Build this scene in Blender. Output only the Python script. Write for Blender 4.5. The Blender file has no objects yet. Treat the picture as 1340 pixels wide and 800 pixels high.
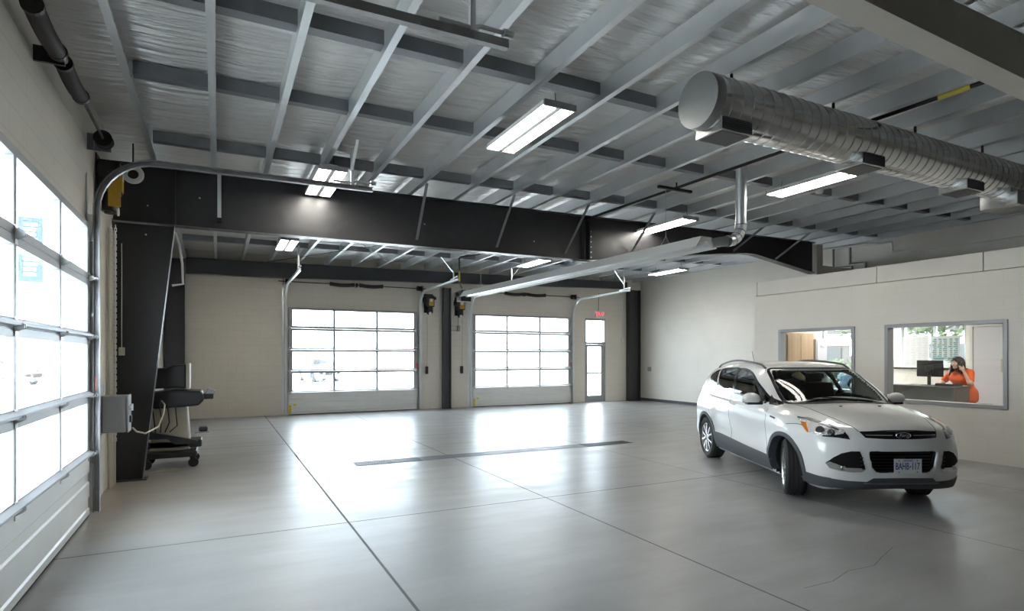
import bpy, bmesh, math, random
import numpy as np
from mathutils import Vector, Matrix
from math import sin, cos, pi, radians
random.seed(7)
scn = bpy.context.scene
COL = scn.collection

# ------------------------------------------------------------------ materials
def new_mat(name):
    m = bpy.data.materials.new(name); m.use_nodes = True
    nt = m.node_tree; nt.nodes.clear()
    out = nt.nodes.new('ShaderNodeOutputMaterial')
    return m, nt, out

def N(nt, typ, ins=None, **kw):
    n = nt.nodes.new(typ)
    for k, v in kw.items(): setattr(n, k, v)
    for k, v in (ins or {}).items():
        s = n.inputs[k]
        if isinstance(v, bpy.types.NodeSocket): nt.links.new(v, s)
        elif isinstance(v, (tuple, list)) and len(v) == 3 and s.type == 'RGBA': s.default_value = (*v, 1)
        else: s.default_value = v
    return n

def coords(nt, scale=(1, 1, 1)):
    tc = N(nt, 'ShaderNodeTexCoord')
    mp = N(nt, 'ShaderNodeMapping', {'Vector': tc.outputs['Object'], 'Scale': scale})
    return mp.outputs[0]

def mixc(nt, fac, a, b, blend='MIX'):
    n = N(nt, 'ShaderNodeMix', data_type='RGBA', blend_type=blend)
    for s, v in ((n.inputs[0], fac), (n.inputs[6], a), (n.inputs[7], b)):
        if isinstance(v, bpy.types.NodeSocket): nt.links.new(v, s)
        elif isinstance(v, (tuple, list)): s.default_value = (*v, 1)
        else: s.default_value = v
    return n.outputs[2]

def math_(nt, op, a, b=0.0, clamp=False):
    n = N(nt, 'ShaderNodeMath', operation=op, use_clamp=clamp)
    for s, v in ((n.inputs[0], a), (n.inputs[1], b)):
        if isinstance(v, bpy.types.NodeSocket): nt.links.new(v, s)
        else: s.default_value = v
    return n.outputs[0]

def ramp(nt, fac, p0, p1, lo=0.0, hi=1.0):
    n = N(nt, 'ShaderNodeMapRange', {'Value': fac, 'From Min': p0, 'From Max': p1, 'To Min': lo, 'To Max': hi})
    return n.outputs[0]

def pbr(name, col, rough=0.5, metal=0.0, noise=0.0, nscale=20.0, bump=0.0, coat=0.0, spec=0.5, stretch=(1, 1, 1), bdist=0.01, rnoise=0.0):
    m, nt, out = new_mat(name)
    b = N(nt, 'ShaderNodeBsdfPrincipled', {'Base Color': col, 'Roughness': rough, 'Metallic': metal, 'Coat Weight': coat, 'Coat Roughness': 0.04, 'Specular IOR Level': spec})
    if noise or bump or rnoise:
        v = coords(nt, stretch)
        t = N(nt, 'ShaderNodeTexNoise', {'Vector': v, 'Scale': nscale, 'Detail': 4.0})
        if noise:
            f = ramp(nt, t.outputs[0], 0.3, 0.7, 1 - noise, 1 + noise)
            hs = N(nt, 'ShaderNodeHueSaturation', {'Color': col, 'Value': f})
            nt.links.new(hs.outputs[0], b.inputs['Base Color'])
        if rnoise:
            nt.links.new(ramp(nt, t.outputs[0], 0.3, 0.7, max(0, rough - rnoise), rough + rnoise), b.inputs['Roughness'])
        if bump:
            bp = N(nt, 'ShaderNodeBump', {'Height': t.outputs[0], 'Strength': bump, 'Distance': bdist})
            nt.links.new(bp.outputs[0], b.inputs['Normal'])
    nt.links.new(b.outputs[0], out.inputs[0])
    return m

def emit(name, col, s):
    m, nt, out = new_mat(name)
    e = N(nt, 'ShaderNodeEmission', {'Color': col, 'Strength': s})
    nt.links.new(e.outputs[0], out.inputs[0])
    return m

def block_wall(name, col, joint, rough=0.45, bw=0.4, rh=0.2, contrast=1.0, bump=0.25):
    m, nt, out = new_mat(name)
    g = N(nt, 'ShaderNodeNewGeometry')
    sx = N(nt, 'ShaderNodeSeparateXYZ', {0: g.outputs['Position']})
    cx = N(nt, 'ShaderNodeCombineXYZ', {0: math_(nt, 'ADD', sx.outputs[0], sx.outputs[1]), 1: sx.outputs[2]})
    br = N(nt, 'ShaderNodeTexBrick', {'Vector': cx.outputs[0], 'Color1': col, 'Color2': tuple(c * 0.985 for c in col), 'Mortar': joint, 'Scale': 1.0, 'Mortar Size': 0.005, 'Mortar Smooth': 0.4, 'Brick Width': bw, 'Row Height': rh})
    nz = N(nt, 'ShaderNodeTexNoise', {'Vector': g.outputs['Position'], 'Scale': 1.3, 'Detail': 3.0})
    nf = N(nt, 'ShaderNodeTexNoise', {'Vector': g.outputs['Position'], 'Scale': 60.0, 'Detail': 3.0})
    hs = N(nt, 'ShaderNodeHueSaturation', {'Color': br.outputs['Color'], 'Value': ramp(nt, nz.outputs[0], 0.3, 0.7, 0.97, 1.03)})
    b1 = N(nt, 'ShaderNodeBump', {'Height': br.outputs['Fac'], 'Strength': bump, 'Distance': 0.004}, invert=True)
    b2 = N(nt, 'ShaderNodeBump', {'Height': nf.outputs[0], 'Strength': 0.12, 'Distance': 0.003, 'Normal': b1.outputs[0]})
    b = N(nt, 'ShaderNodeBsdfPrincipled', {'Base Color': hs.outputs[0], 'Roughness': rough, 'Normal': b2.outputs[0]})
    nt.links.new(b.outputs[0], out.inputs[0])
    return m

def glass_mat(name, veil=0.0, tint=(1, 1, 1), refl=1.0):
    m, nt, out = new_mat(name)
    tr = N(nt, 'ShaderNodeBsdfTransparent', {'Color': tint})
    gl = N(nt, 'ShaderNodeBsdfGlossy', {'Color': (1, 1, 1), 'Roughness': 0.01})
    lw = N(nt, 'ShaderNodeFresnel', {'IOR': 1.5})
    gn = N(nt, 'ShaderNodeNewGeometry')
    f = math_(nt, 'MULTIPLY', math_(nt, 'MULTIPLY', lw.outputs[0], refl), math_(nt, 'SUBTRACT', 1.0, gn.outputs['Backfacing']))
    base = tr.outputs[0]
    if veil:
        tl = N(nt, 'ShaderNodeBsdfTranslucent', {'Color': (0.95, 0.98, 1.0)})
        mv = N(nt, 'ShaderNodeMixShader', {0: veil, 1: base, 2: tl.outputs[0]}); base = mv.outputs[0]
    mx = N(nt, 'ShaderNodeMixShader', {0: f, 1: base, 2: gl.outputs[0]})
    nt.links.new(mx.outputs[0], out.inputs[0])
    return m

M = {}
M['cream'] = block_wall('cream_block', (0.76, 0.71, 0.63), (0.66, 0.615, 0.54))
M['creamR'] = block_wall('cream_painted_right', (0.77, 0.735, 0.67), (0.725, 0.69, 0.625), bump=0.12)
M['plaster'] = pbr('cream_plaster', (0.75, 0.72, 0.66), 0.55, noise=0.03, nscale=3)
M['creampaint'] = pbr('cream_steel_paint', (0.62, 0.59, 0.53), 0.45, noise=0.03, nscale=4)
M['charcoal'] = pbr('charcoal_steel', (0.034, 0.034, 0.036), 0.36, noise=0.12, nscale=9, rnoise=0.08)
M['slate'] = pbr('slate_steel', (0.07, 0.074, 0.085), 0.4, noise=0.08, nscale=9)
M['galv'] = pbr('galvanised', (0.76, 0.79, 0.81), 0.36, 0.85, noise=0.05, nscale=3, rnoise=0.05)
M['galvdark'] = pbr('galvanised_dark', (0.24, 0.25, 0.265), 0.42, 0.8, noise=0.1, nscale=6, rnoise=0.1)
M['trackgrey'] = pbr('track_grey', (0.33, 0.33, 0.33), 0.38, 0.8, noise=0.15, nscale=8)
M['duct'] = pbr('duct_metal', (0.62, 0.625, 0.62), 0.17, 1.0, noise=0.1, nscale=4, rnoise=0.06)
M['ductcap'] = pbr('duct_cap_metal', (0.32, 0.33, 0.325), 0.5, 0.6, noise=0.06, nscale=7)
M['alu'] = pbr('aluminium_frame', (0.40, 0.41, 0.42), 0.42, 0.3)
M['blackmatte'] = pbr('black_matte', (0.010, 0.010, 0.010), 0.7, spec=0.15)
M['whitepanel'] = pbr('white_panel', (0.76, 0.77, 0.76), 0.35, noise=0.02, nscale=4)
M['white'] = pbr('white_paint', (0.80, 0.80, 0.78), 0.35)
M['black'] = pbr('black_plastic', (0.014, 0.014, 0.015), 0.4)
M['blackmetal'] = pbr('black_metal', (0.022, 0.021, 0.02), 0.45, 0.3, noise=0.2, nscale=14)
M['spring'] = pbr('spring_steel', (0.04, 0.033, 0.03), 0.7, 0.2)
M['rubber'] = pbr('rubber', (0.018, 0.018, 0.018), 0.75)
M['chrome'] = pbr('chrome', (0.80, 0.80, 0.81), 0.08, 1.0)
M['zinc'] = pbr('zinc', (0.65, 0.66, 0.66), 0.28, 0.9)
M['yellow'] = pbr('yellow_paint', (0.55, 0.33, 0.03), 0.45, noise=0.1, nscale=12)
M['yellowtag'] = pbr('yellow_tag', (0.72, 0.60, 0.06), 0.5)
M['red'] = pbr('red_tag', (0.75, 0.08, 0.06), 0.5)
M['greybox'] = pbr('grey_box', (0.34, 0.35, 0.36), 0.42, 0.2)
M['beige'] = pbr('beige_plastic', (0.50, 0.46, 0.37), 0.5)
M['glass'] = glass_mat('clear_glass', 0.0, (0.97, 0.985, 0.98))
M['doorglass'] = glass_mat('door_glass', 0.02, (0.95, 0.97, 0.98))
M['lamp'] = emit('lamp_tube', (1.0, 0.955, 0.87), 14.0)
M['exit'] = emit('exit_letters', (1.0, 0.10, 0.12), 0.55)

# ------------------------------------------------------------------ mesh builder
class MB:
    def __init__(s): s.v = []; s.f = []; s.mi = []; s.cur = 0
    def add(s, vs, fs):
        o = len(s.v); s.v += [tuple(v) for v in vs]
        for f in fs: s.f.append(tuple(i + o for i in f)); s.mi.append(s.cur)
        return s
    def mat(s, i): s.cur = i; return s
    def box(s, x0, x1, y0, y1, z0, z1):
        v = [(x0, y0, z0), (x1, y0, z0), (x1, y1, z0), (x0, y1, z0), (x0, y0, z1), (x1, y0, z1), (x1, y1, z1), (x0, y1, z1)]
        return s.add(v, [(0, 3, 2, 1), (4, 5, 6, 7), (0, 1, 5, 4), (1, 2, 6, 5), (2, 3, 7, 6), (3, 0, 4, 7)])
    def cbox(s, c, d, rot=None):
        vs = []
        for sx, sy, sz in [(-1, -1, -1), (1, -1, -1), (1, 1, -1), (-1, 1, -1), (-1, -1, 1), (1, -1, 1), (1, 1, 1), (-1, 1, 1)]:
            p = Vector((sx * d[0] / 2, sy * d[1] / 2, sz * d[2] / 2))
            if rot is not None: p = rot @ p
            vs.append(p + Vector(c))
        return s.add(vs, [(0, 3, 2, 1), (4, 5, 6, 7), (0, 1, 5, 4), (1, 2, 6, 5), (2, 3, 7, 6), (3, 0, 4, 7)])
    def bar(s, p0, p1, w, h, up=(0, 0, 1)):
        p0, p1 = Vector(p0), Vector(p1); d = (p1 - p0); L = d.length; d.normalize()
        u = Vector(up)
        if abs(d.dot(u)) > 0.98: u = Vector((1, 0, 0))
        r = d.cross(u).normalized(); u = r.cross(d)
        vs = [p + r * a * w / 2 + u * b * h / 2 for p in (p0, p1) for a, b in ((-1, -1), (1, -1), (1, 1), (-1, 1))]
        return s.add(vs, [(0, 1, 2, 3), (7, 6, 5, 4), (0, 4, 5, 1), (1, 5, 6, 2), (2, 6, 7, 3), (3, 7, 4, 0)])
    def cyl(s, p0, p1, r, n=12, r1=None, cap=True):
        p0, p1 = Vector(p0), Vector(p1); r1 = r if r1 is None else r1
        d = (p1 - p0).normalized(); u = Vector((0, 0, 1)) if abs(d.z) < 0.9 else Vector((1, 0, 0))
        a = d.cross(u).normalized(); b = d.cross(a)
        vs = []
        for p, q in ((p0, r), (p1, r1)):
            for i in range(n):
                t = 2 * pi * i / n; vs.append(p + (a * cos(t) + b * sin(t)) * q)
        fs = [(i, (i + 1) % n, n + (i + 1) % n, n + i) for i in range(n)]
        if cap: fs += [tuple(range(n - 1, -1, -1)), tuple(range(n, 2 * n))]
        return s.add(vs, fs)
    def tube(s, pts, r, n=8, closed=False):
        pts = [Vector(p) for p in pts]; k = len(pts); rs = r if isinstance(r, (list, tuple)) else [r] * k
        vs = []; a = None
        for i, p in enumerate(pts):
            if closed: d = (pts[(i + 1) % k] - pts[i - 1]).normalized()
            else: d = (pts[min(i + 1, k - 1)] - pts[max(i - 1, 0)]).normalized()
            if a is None:
                u = Vector((0, 0, 1)) if abs(d.z) < 0.9 else Vector((1, 0, 0)); a = d.cross(u).normalized()
            else: a = (a - d * a.dot(d)).normalized()
            b = d.cross(a)
            for j in range(n):
                t = 2 * pi * j / n; vs.append(p + (a * cos(t) + b * sin(t)) * rs[i])
        fs = []
        for i in range(k if closed else k - 1):
            i2 = (i + 1) % k
            for j in range(n): fs.append((i * n + j, i * n + (j + 1) % n, i2 * n + (j + 1) % n, i2 * n + j))
        if not closed: fs += [tuple(range(n - 1, -1, -1)), tuple(range((k - 1) * n, k * n))]
        return s.add(vs, fs)
    def prism(s, poly, axis, a, b):
        # poly: 2-D outline; axis 'x': poly=(y,z); 'y': poly=(x,z); 'z': poly=(x,y)
        k = len(poly)
        def p3(p, t): return {'x': (t, p[0], p[1]), 'y': (p[0], t, p[1]), 'z': (p[0], p[1], t)}[axis]
        vs = [p3(p, a) for p in poly] + [p3(p, b) for p in poly]
        fs = [(i, (i + 1) % k, k + (i + 1) % k, k + i) for i in range(k)] + [tuple(range(k - 1, -1, -1)), tuple(range(k, 2 * k))]
        return s.add(vs, fs)
    def lathe(s, prof, c, axis='z', n=24):
        # prof: list of (r, h); closed on axis when r == 0
        c = Vector(c); vs = []
        for r, h in prof:
            for j in range(n):
                t = 2 * pi * j / n; q = (r * cos(t), r * sin(t), h)
                q = {'z': q, 'y': (q[0], q[2], q[1]), 'x': (q[2], q[0], q[1])}[axis]
                vs.append(c + Vector(q))
        fs = []
        for i in range(len(prof) - 1):
            for j in range(n): fs.append((i * n + j, i * n + (j + 1) % n, (i + 1) * n + (j + 1) % n, (i + 1) * n + j))
        return s.add(vs, fs)
    def ball(s, c, r, n=12, sc=(1, 1, 1)):
        c = Vector(c); vs = []; k = max(4, n // 2)
        for i in range(k + 1):
            t = pi * i / k
            for j in range(n):
                q = 2 * pi * j / n; vs.append(c + Vector((sin(t) * cos(q) * r * sc[0], sin(t) * sin(q) * r * sc[1], cos(t) * r * sc[2])))
        fs = [(i * n + j, (i + 1) * n + j, (i + 1) * n + (j + 1) % n, i * n + (j + 1) % n) for i in range(k) for j in range(n)]
        return s.add(vs, fs)
    def channel(s, path, prof, closed_prof=True, up=(0, 0, 1)):
        # sweep a 2-D profile (side, up) along a path
        path = [Vector(p) for p in path]; k = len(path); m = len(prof); vs = []
        for i, p in enumerate(path):
            d = (path[min(i + 1, k - 1)] - path[max(i - 1, 0)]).normalized()
            r = Vector(up); r = (r - d * r.dot(d)).normalized(); q = d.cross(r)
            for a, b in prof: vs.append(p + q * a + r * b)
        fs = []
        for i in range(k - 1):
            for j in range(m if closed_prof else m - 1):
                fs.append((i * m + j, i * m + (j + 1) % m, (i + 1) * m + (j + 1) % m, (i + 1) * m + j))
        if closed_prof: fs += [tuple(range(m - 1, -1, -1)), tuple(range((k - 1) * m, k * m))]
        return s.add(vs, fs)
    def xf(s, mat):
        s.v = [tuple(mat @ Vector(p)) for p in s.v]; return s
    def build(s, name, mats, parent=None, smooth=False, bevel=0.0, recalc=True, seg=1, weld=True):
        if not s.v: return None
        me = bpy.data.meshes.new(name)
        vs = s.v
        if parent is not None:
            off = parent['_org'] if '_org' in parent.keys() else (0, 0, 0)
            vs = [(p[0] - off[0], p[1] - off[1], p[2] - off[2]) for p in vs]
        me.from_pydata(vs, [], s.f)
        if not isinstance(mats, (list, tuple)): mats = [mats]
        for m in mats: me.materials.append(M[m] if isinstance(m, str) else m)
        if len(mats) > 1: me.polygons.foreach_set('material_index', s.mi)
        if recalc:
            bm = bmesh.new(); bm.from_mesh(me)
            if weld: bmesh.ops.remove_doubles(bm, verts=bm.verts, dist=1e-6)
            bmesh.ops.recalc_face_normals(bm, faces=bm.faces); bm.to_mesh(me); bm.free()
        if smooth:
            me.polygons.foreach_set('use_smooth', [True] * len(me.polygons))
            if smooth is not True: me.set_sharp_from_angle(angle=radians(smooth))
        o = bpy.data.objects.new(name, me); COL.objects.link(o)
        if parent is not None:
            o.parent = parent; o['_org'] = parent['_org'] if '_org' in parent.keys() else (0.0, 0.0, 0.0)
            # sub-part: its parent sits at the thing's own origin, so local == thing space
        if bevel:
            b = o.modifiers.new('bevel', 'BEVEL'); b.width = bevel; b.segments = seg; b.limit_method = 'ANGLE'; b.angle_limit = radians(40)
        return o

def tag(o, label=None, cat=None, group=None, kind=None):
    if label: o['label'] = label
    if cat: o['category'] = cat
    if group: o['group'] = group
    if kind: o['kind'] = kind
    return o

def thing(name, label, cat, loc=(0, 0, 0), group=None, kind=None):
    o = bpy.data.objects.new(name, None); COL.objects.link(o); o.location = loc; o.empty_display_size = 0.1
    o['_org'] = tuple(float(c) for c in loc)
    return tag(o, label, cat, group, kind)

def kids(o): return [c for c in bpy.data.objects if c.parent == o]
def copy_tree(o, parent=None):
    c = o.copy(); COL.objects.link(c); c.parent = parent
    for ch in kids(o): copy_tree(ch, c)
    return c

def holed(mb, u0, u1, z0, z1, holes, emit_box):
    us = sorted({u0, u1} | {h[0] for h in holes} | {h[1] for h in holes}); zs = sorted({z0, z1} | {h[2] for h in holes} | {h[3] for h in holes})
    us = [u for u in us if u0 <= u <= u1]; zs = [z for z in zs if z0 <= z <= z1]
    for a, b in zip(us, us[1:]):
        run = None
        for c, d in list(zip(zs, zs[1:])) + [(None, None)]:
            solid = c is not None and not any(h[0] < (a + b) / 2 < h[1] and h[2] < (c + d) / 2 < h[3] for h in holes)
            if solid: run = (run[0], d) if run else (c, d)
            elif run: emit_box(a, b, *run); run = None

def arc(c, r, a0, a1, n, plane='xz'):
    pts = []
    for i in range(n + 1):
        t = a0 + (a1 - a0) * i / n
        p = (r * cos(t), r * sin(t))
        pts.append({'xz': (c[0] + p[0], c[1], c[2] + p[1]), 'yz': (c[0], c[1] + p[0], c[2] + p[1]), 'xy': (c[0] + p[0], c[1] + p[1], c[2])}[plane])
    return pts

ORD = ['first', 'second', 'third', 'fourth', 'fifth', 'sixth', 'seventh', 'eighth', 'ninth', 'tenth', 'eleventh', 'twelfth', 'thirteenth', 'fourteenth', 'fifteenth', 'sixteenth', 'seventeenth', 'eighteenth', 'nineteenth', 'twentieth', 'twenty-first', 'twenty-second']
WORLD=6.0; SUN=10.0; EXPO=1.38
# ------------------------------------------------------------------ camera, world, sun
H = 1.68
cam = bpy.data.objects.new('camera', bpy.data.cameras.new('camera')); COL.objects.link(cam)
cam.location = (0, 0, H); cam.rotation_euler = (pi / 2, 0, -radians(26.805))
cam.data.sensor_width = 36; cam.data.lens = 36 * 762 / 1340
cam.data.shift_y = 66.5 / 1340; cam.data.clip_end = 300; cam.data.clip_start = 0.05
scn.camera = cam
vs_ = scn.view_settings; vs_.view_transform = 'Standard'; vs_.look = 'None'; vs_.exposure = EXPO; vs_.gamma = 1; vs_.use_curve_mapping = False
scn.cycles.use_denoising = True
scn.cycles.max_bounces = 10; scn.cycles.diffuse_bounces = 6; scn.cycles.glossy_bounces = 5; scn.cycles.transparent_max_bounces = 16
scn.cycles.caustics_reflective = False; scn.cycles.caustics_refractive = False; scn.cycles.sample_clamp_indirect = 6
w = bpy.data.worlds.new('world'); scn.world = w; w.use_nodes = True
bg = w.node_tree.nodes['Background']; bg.inputs[0].default_value = (0.80, 0.91, 1.0, 1); bg.inputs[1].default_value = WORLD
sun = bpy.data.objects.new('sun', bpy.data.lights.new('sun', 'SUN')); COL.objects.link(sun)
sun.data.energy = SUN; sun.data.angle = radians(0.6); sun.data.color = (1, 0.96, 0.9)
sun.rotation_euler = Vector((-0.42, 0.36, -0.83)).to_track_quat('-Z', 'Y').to_euler()

# ------------------------------------------------------------------ room shell
XL, XR, YB, YN = -1.26, 14.5, 17.75, -7.0
def zp(x): return 4.30 + 0.012 * (x - XL)         # underside of the purlins
PD = 0.22                                          # purlin depth
def zd(x): return zp(x) + PD                       # underside of the roof insulation
def struct(o): o['kind'] = 'structure'; return o

# floor: polished concrete, saw cuts, mottling
m, nt, out = new_mat('polished_concrete')
g = N(nt, 'ShaderNodeNewGeometry'); pos = g.outputs['Position']
sp = N(nt, 'ShaderNodeSeparateXYZ', {0: pos})
def line(sock, at, wd=0.006): return math_(nt, 'LESS_THAN', math_(nt, 'ABSOLUTE', math_(nt, 'SUBTRACT', sock, at)), wd)
cut = None
for s_, at in ((0, 1.18), (0, 3.48), (0, 6.2), (0, 9.0), (0, 11.7), (1, 6.0), (1, 0.2), (1, 11.9), (1, 14.8)):
    l = line(sp.outputs[s_], at, {(0, 1.18): 0.011, (0, 3.48): .008}.get((s_, at), 0.006 if s_ == 0 else .010)); cut = l if cut is None else math_(nt, 'MAXIMUM', cut, l)
n1 = N(nt, 'ShaderNodeTexNoise', {'Vector': pos, 'Scale': 0.55, 'Detail': 5.0, 'Roughness': 0.55})
n2 = N(nt, 'ShaderNodeTexNoise', {'Vector': N(nt, 'ShaderNodeMapping', {'Vector': pos, 'Scale': (0.6, 2.4, 1)}).outputs[0], 'Scale': 1.3, 'Detail': 6.0, 'Roughness': 0.6})
n3 = N(nt, 'ShaderNodeTexNoise', {'Vector': pos, 'Scale': 34.0, 'Detail': 4.0})
c = mixc(nt, ramp(nt, n1.outputs[0], 0.32, 0.68), (0.28, 0.28, 0.274), (0.395, 0.397, 0.393))
c = mixc(nt, ramp(nt, n2.outputs[0], 0.42, 0.72, 0, 0.42), c, (0.27, 0.255, 0.23))
c = mixc(nt, ramp(nt, n3.outputs[0], 0.55, 0.8, 0, 0.16), c, (0.50, 0.49, 0.47))
dust = math_(nt, 'MULTIPLY', ramp(nt, sp.outputs[0], 0.9, -1.2), ramp(nt, math_(nt, 'ABSOLUTE', math_(nt, 'SUBTRACT', sp.outputs[1], 8.3)), 2.8, 0.3))
dust = math_(nt, 'MULTIPLY', dust, ramp(nt, n2.outputs[0], 0.3, 0.6, 0.25, 0.8))
c = mixc(nt, dust, c, (0.40, 0.335, 0.25))
c = mixc(nt, math_(nt, 'MULTIPLY', cut, 0.72), c, (0.09, 0.085, 0.08))
r = math_(nt, 'ADD', ramp(nt, math_(nt, 'ADD', math_(nt, 'MULTIPLY', n1.outputs[0], .4), math_(nt, 'MULTIPLY', n2.outputs[0], .6)), 0.38, 0.62, 0.285, 0.40), math_(nt, 'MULTIPLY', cut, 0.4))
bp = N(nt, 'ShaderNodeBump', {'Height': n1.outputs[0], 'Strength': 0.10, 'Distance': 0.02})
b = N(nt, 'ShaderNodeBsdfPrincipled', {'Base Color': c, 'Roughness': r, 'Specular IOR Level': math_(nt, 'SUBTRACT', 0.40, math_(nt, 'MULTIPLY', cut, 0.34))})
nt.links.new(b.outputs[0], out.inputs[0]); M['floor'] = m
struct(MB().box(XL - 0.25, XR + 0.25, YN - 0.2, YB + 0.25, -0.15, 0).build('floor', 'floor'))

vs_c = [(3.79, 2.81), (4.1, 2.80), (4.4, 2.88), (4.7, 2.86), (4.95, 2.95), (5.3, 3.06)]
struct(MB().add([(x, y - .003, .0005) for x, y in vs_c] + [(x, y + .003, .0005) for x, y in vs_c], [(i, i + 1, 7 + i, 6 + i) for i in range(5)]).build('floor_crack', 'slate', recalc=False))

# ceiling: silver-grey faced insulation, wrinkled
m, nt, out = new_mat('foil_insulation')
g = N(nt, 'ShaderNodeNewGeometry'); pos = g.outputs['Position']
wv = N(nt, 'ShaderNodeMapping', {'Vector': pos, 'Scale': (0.55, 7.0, 1)}).outputs[0]
a1 = N(nt, 'ShaderNodeTexNoise', {'Vector': wv, 'Scale': 1.3, 'Detail': 5.0, 'Roughness': 0.6, 'Distortion': 0.4})
a2 = N(nt, 'ShaderNodeTexNoise', {'Vector': pos, 'Scale': 0.8, 'Detail': 3.0})
bp = N(nt, 'ShaderNodeBump', {'Height': a1.outputs[0], 'Strength': 1.0, 'Distance': 0.09})
bp2 = N(nt, 'ShaderNodeBump', {'Height': a2.outputs[0], 'Strength': 0.35, 'Distance': 0.15, 'Normal': bp.outputs[0]})
b = N(nt, 'ShaderNodeBsdfPrincipled', {'Base Color': (0.74, 0.735, 0.72), 'Roughness': 0.34, 'Metallic': 0.6, 'Normal': bp2.outputs[0]})
nt.links.new(b.outputs[0], out.inputs[0]); M['foil'] = m

PX = [-0.76, -0.05, 0.62, 1.33, 2.07, 2.83, 3.61, 4.36]
while PX[-1] + 0.752 < XR - 0.1: PX.append(PX[-1] + 0.752)
mb = MB(); nx, ny = 160, 120; vs = []
for i in range(nx + 1):
    x = XL - 0.2 + (XR - XL + 0.4) * i / nx
    ks = sorted(abs(x - p) for p in PX)[0]
    for j in range(ny + 1):
        y = YN + (YB - YN + 0.2) * j / ny
        vs.append((x, y, zd(x) + 0.012 - 0.03 * min(ks / 0.37, 1) ** 0.7 * (0.6 + 0.4 * sin(y * 2.1 + x))))
fs = [(i * (ny + 1) + j, (i + 1) * (ny + 1) + j, (i + 1) * (ny + 1) + j + 1, i * (ny + 1) + j + 1) for i in range(nx) for j in range(ny)]
mb.add(vs, fs)
mb.add([(XL - .25, YN - .2, 4.78), (XR + .25, YN - .2, 4.98), (XR + .25, YB + .25, 4.98), (XL - .25, YB + .25, 4.78)], [(0, 1, 2, 3)])
struct(mb.build('ceiling', 'foil', smooth=True, recalc=False))

# walls
DA = (3.70, 7.48)                                   # left overhead door (y)
D1, D2 = (1.80, 5.60), (7.50, 11.30)                # rear overhead doors (x)
MD = (11.95, 12.86)                                 # man door (x)
DH = 3.10
mb = MB(); holed(mb, YN, YB + 0.25, 0, 4.62, [(DA[0] + .03, DA[1] - .03, -1, 3.05)], lambda a, b, c, d: mb.box(XL - 0.25, XL, a, b, c, d))
struct(mb.build('wall_left', 'cream'))
mb = MB(); holed(mb, XL, XR, 0, 4.75, [(D1[0] + .03, D1[1] - .03, -1, 3.05), (D2[0] + .03, D2[1] - .03, -1, 3.05), (MD[0], MD[1], -1, 3.07)], lambda a, b, c, d: mb.box(a, b, YB, YB + 0.25, c, d))
struct(mb.build('wall_back', 'cream'))
EW = (8.35, 10.25, 0.75, 2.5)                       # lobby window to outside on the right wall (y, z)
mb = MB(); holed(mb, YN, YB + 0.25, 0, 4.8, [EW, (6.84, 8.2, 1.45, 2.5)], lambda a, b, c, d: mb.box(XR, XR + 0.25, a, b, c, d))
struct(mb.build('wall_right', 'creamR'))
struct(MB().box(XL - 0.25, XR + 0.25, YN - 0.2, YN, 0, 4.8).build('wall_near', 'creamR'))
struct(MB().box(XR - 0.02, XR - 0.001, 11.6, YB, 0, 0.1).build('baseboard_right', 'slate'))

# office box: front wall at OX, end wall at OY
OX, OY, OT = 10.8, 9.25, 3.33
W1, W2 = (6.93, 8.62, 0.86, 2.25), (4.53, 6.38, 0.86, 2.25)
mb = MB(); holed(mb, YN, OY, 0, 3.02, [W1, W2], lambda a, b, c, d: mb.box(OX, OX + 0.14, a, b, c, d))
struct(mb.build('wall_office', 'creamR'))
struct(MB().box(OX + 0.14, 12.6, OY - 0.14, OY, 0, 3.02).box(12.46, 12.6, OY, 10.6, 0, 3.02).box(12.6, XR - 0.004, 10.46, 10.6, 0, 3.02).build('wall_office_end', 'plaster'))
struct(MB().box(OX + 0.14, XR - 0.01, YN + .3, OY - 0.14, 2.72, 3.0).box(12.602, XR - 0.01, OY - 0.13, 10.45, 2.72, 3.0).build('ceiling_office', 'plaster'))
# parapet band above the office: separate boards with open joints
mb = MB(); ys = [OY, 6.62 + 2.55, 6.62 - 0.1, 4.85, 2.2, -1.0, -4.0, YN]
for a, b in zip(ys[1:], ys): mb.box(OX - 0.012, OX + 0.16, a + 0.006, b - 0.006 * (b != OY), 3.03, OT)
mb.box(OX + 0.16, 12.6, OY - 0.14, OY, 3.03, OT)
struct(mb.build('trim_1', 'plaster', bevel=0.004))
# ledge along the upper right wall
struct(MB().box(XR - 0.10, XR - 0.001, -2, 8.0, 4.1, 4.2).box(XR - 0.05, XR - 0.001, -2, 8.0, 3.9, 4.1).build('trim_2', 'plaster'))

def window(n, x0, x1, y0, y1, z0, z1, mull=(), fr=0.06, lab=None):
    """frame + pane for an opening in a wall facing -x"""
    o = struct(thing('window_%d' % n, lab, 'window', (x0, (y0 + y1) / 2, z0)))
    mb = MB()
    e = 0.002
    mb.box(x0, x1, y0 + e, y0 + fr, z0 + e, z1 - e).box(x0, x1, y1 - fr, y1 - e, z0 + e, z1 - e).box(x0, x1, y0 + fr, y1 - fr, z0 + e, z0 + fr).box(x0, x1, y0 + fr, y1 - fr, z1 - fr, z1 - e)
    for q in mull: mb.box(x0 + 0.02, x1 - 0.02, q - 0.03, q + 0.03, z0 + fr, z1 - fr)
    mb.build('window_frame', 'alu', o, bevel=0.004)
    MB().box((x0 + x1) / 2 - 0.003, (x0 + x1) / 2 + 0.003, y0 + fr, y1 - fr, z0 + fr, z1 - fr).build('pane', 'glass', o)
    return o
window(1, OX - 0.02, OX + 0.16, W1[0], W1[1], W1[2], W1[3], lab='far interior office window partly hidden behind the parked car')
window(2, OX - 0.02, OX + 0.16, W2[0], W2[1], W2[2], W2[3], lab='near interior office window with the woman on the phone behind it')
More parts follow.
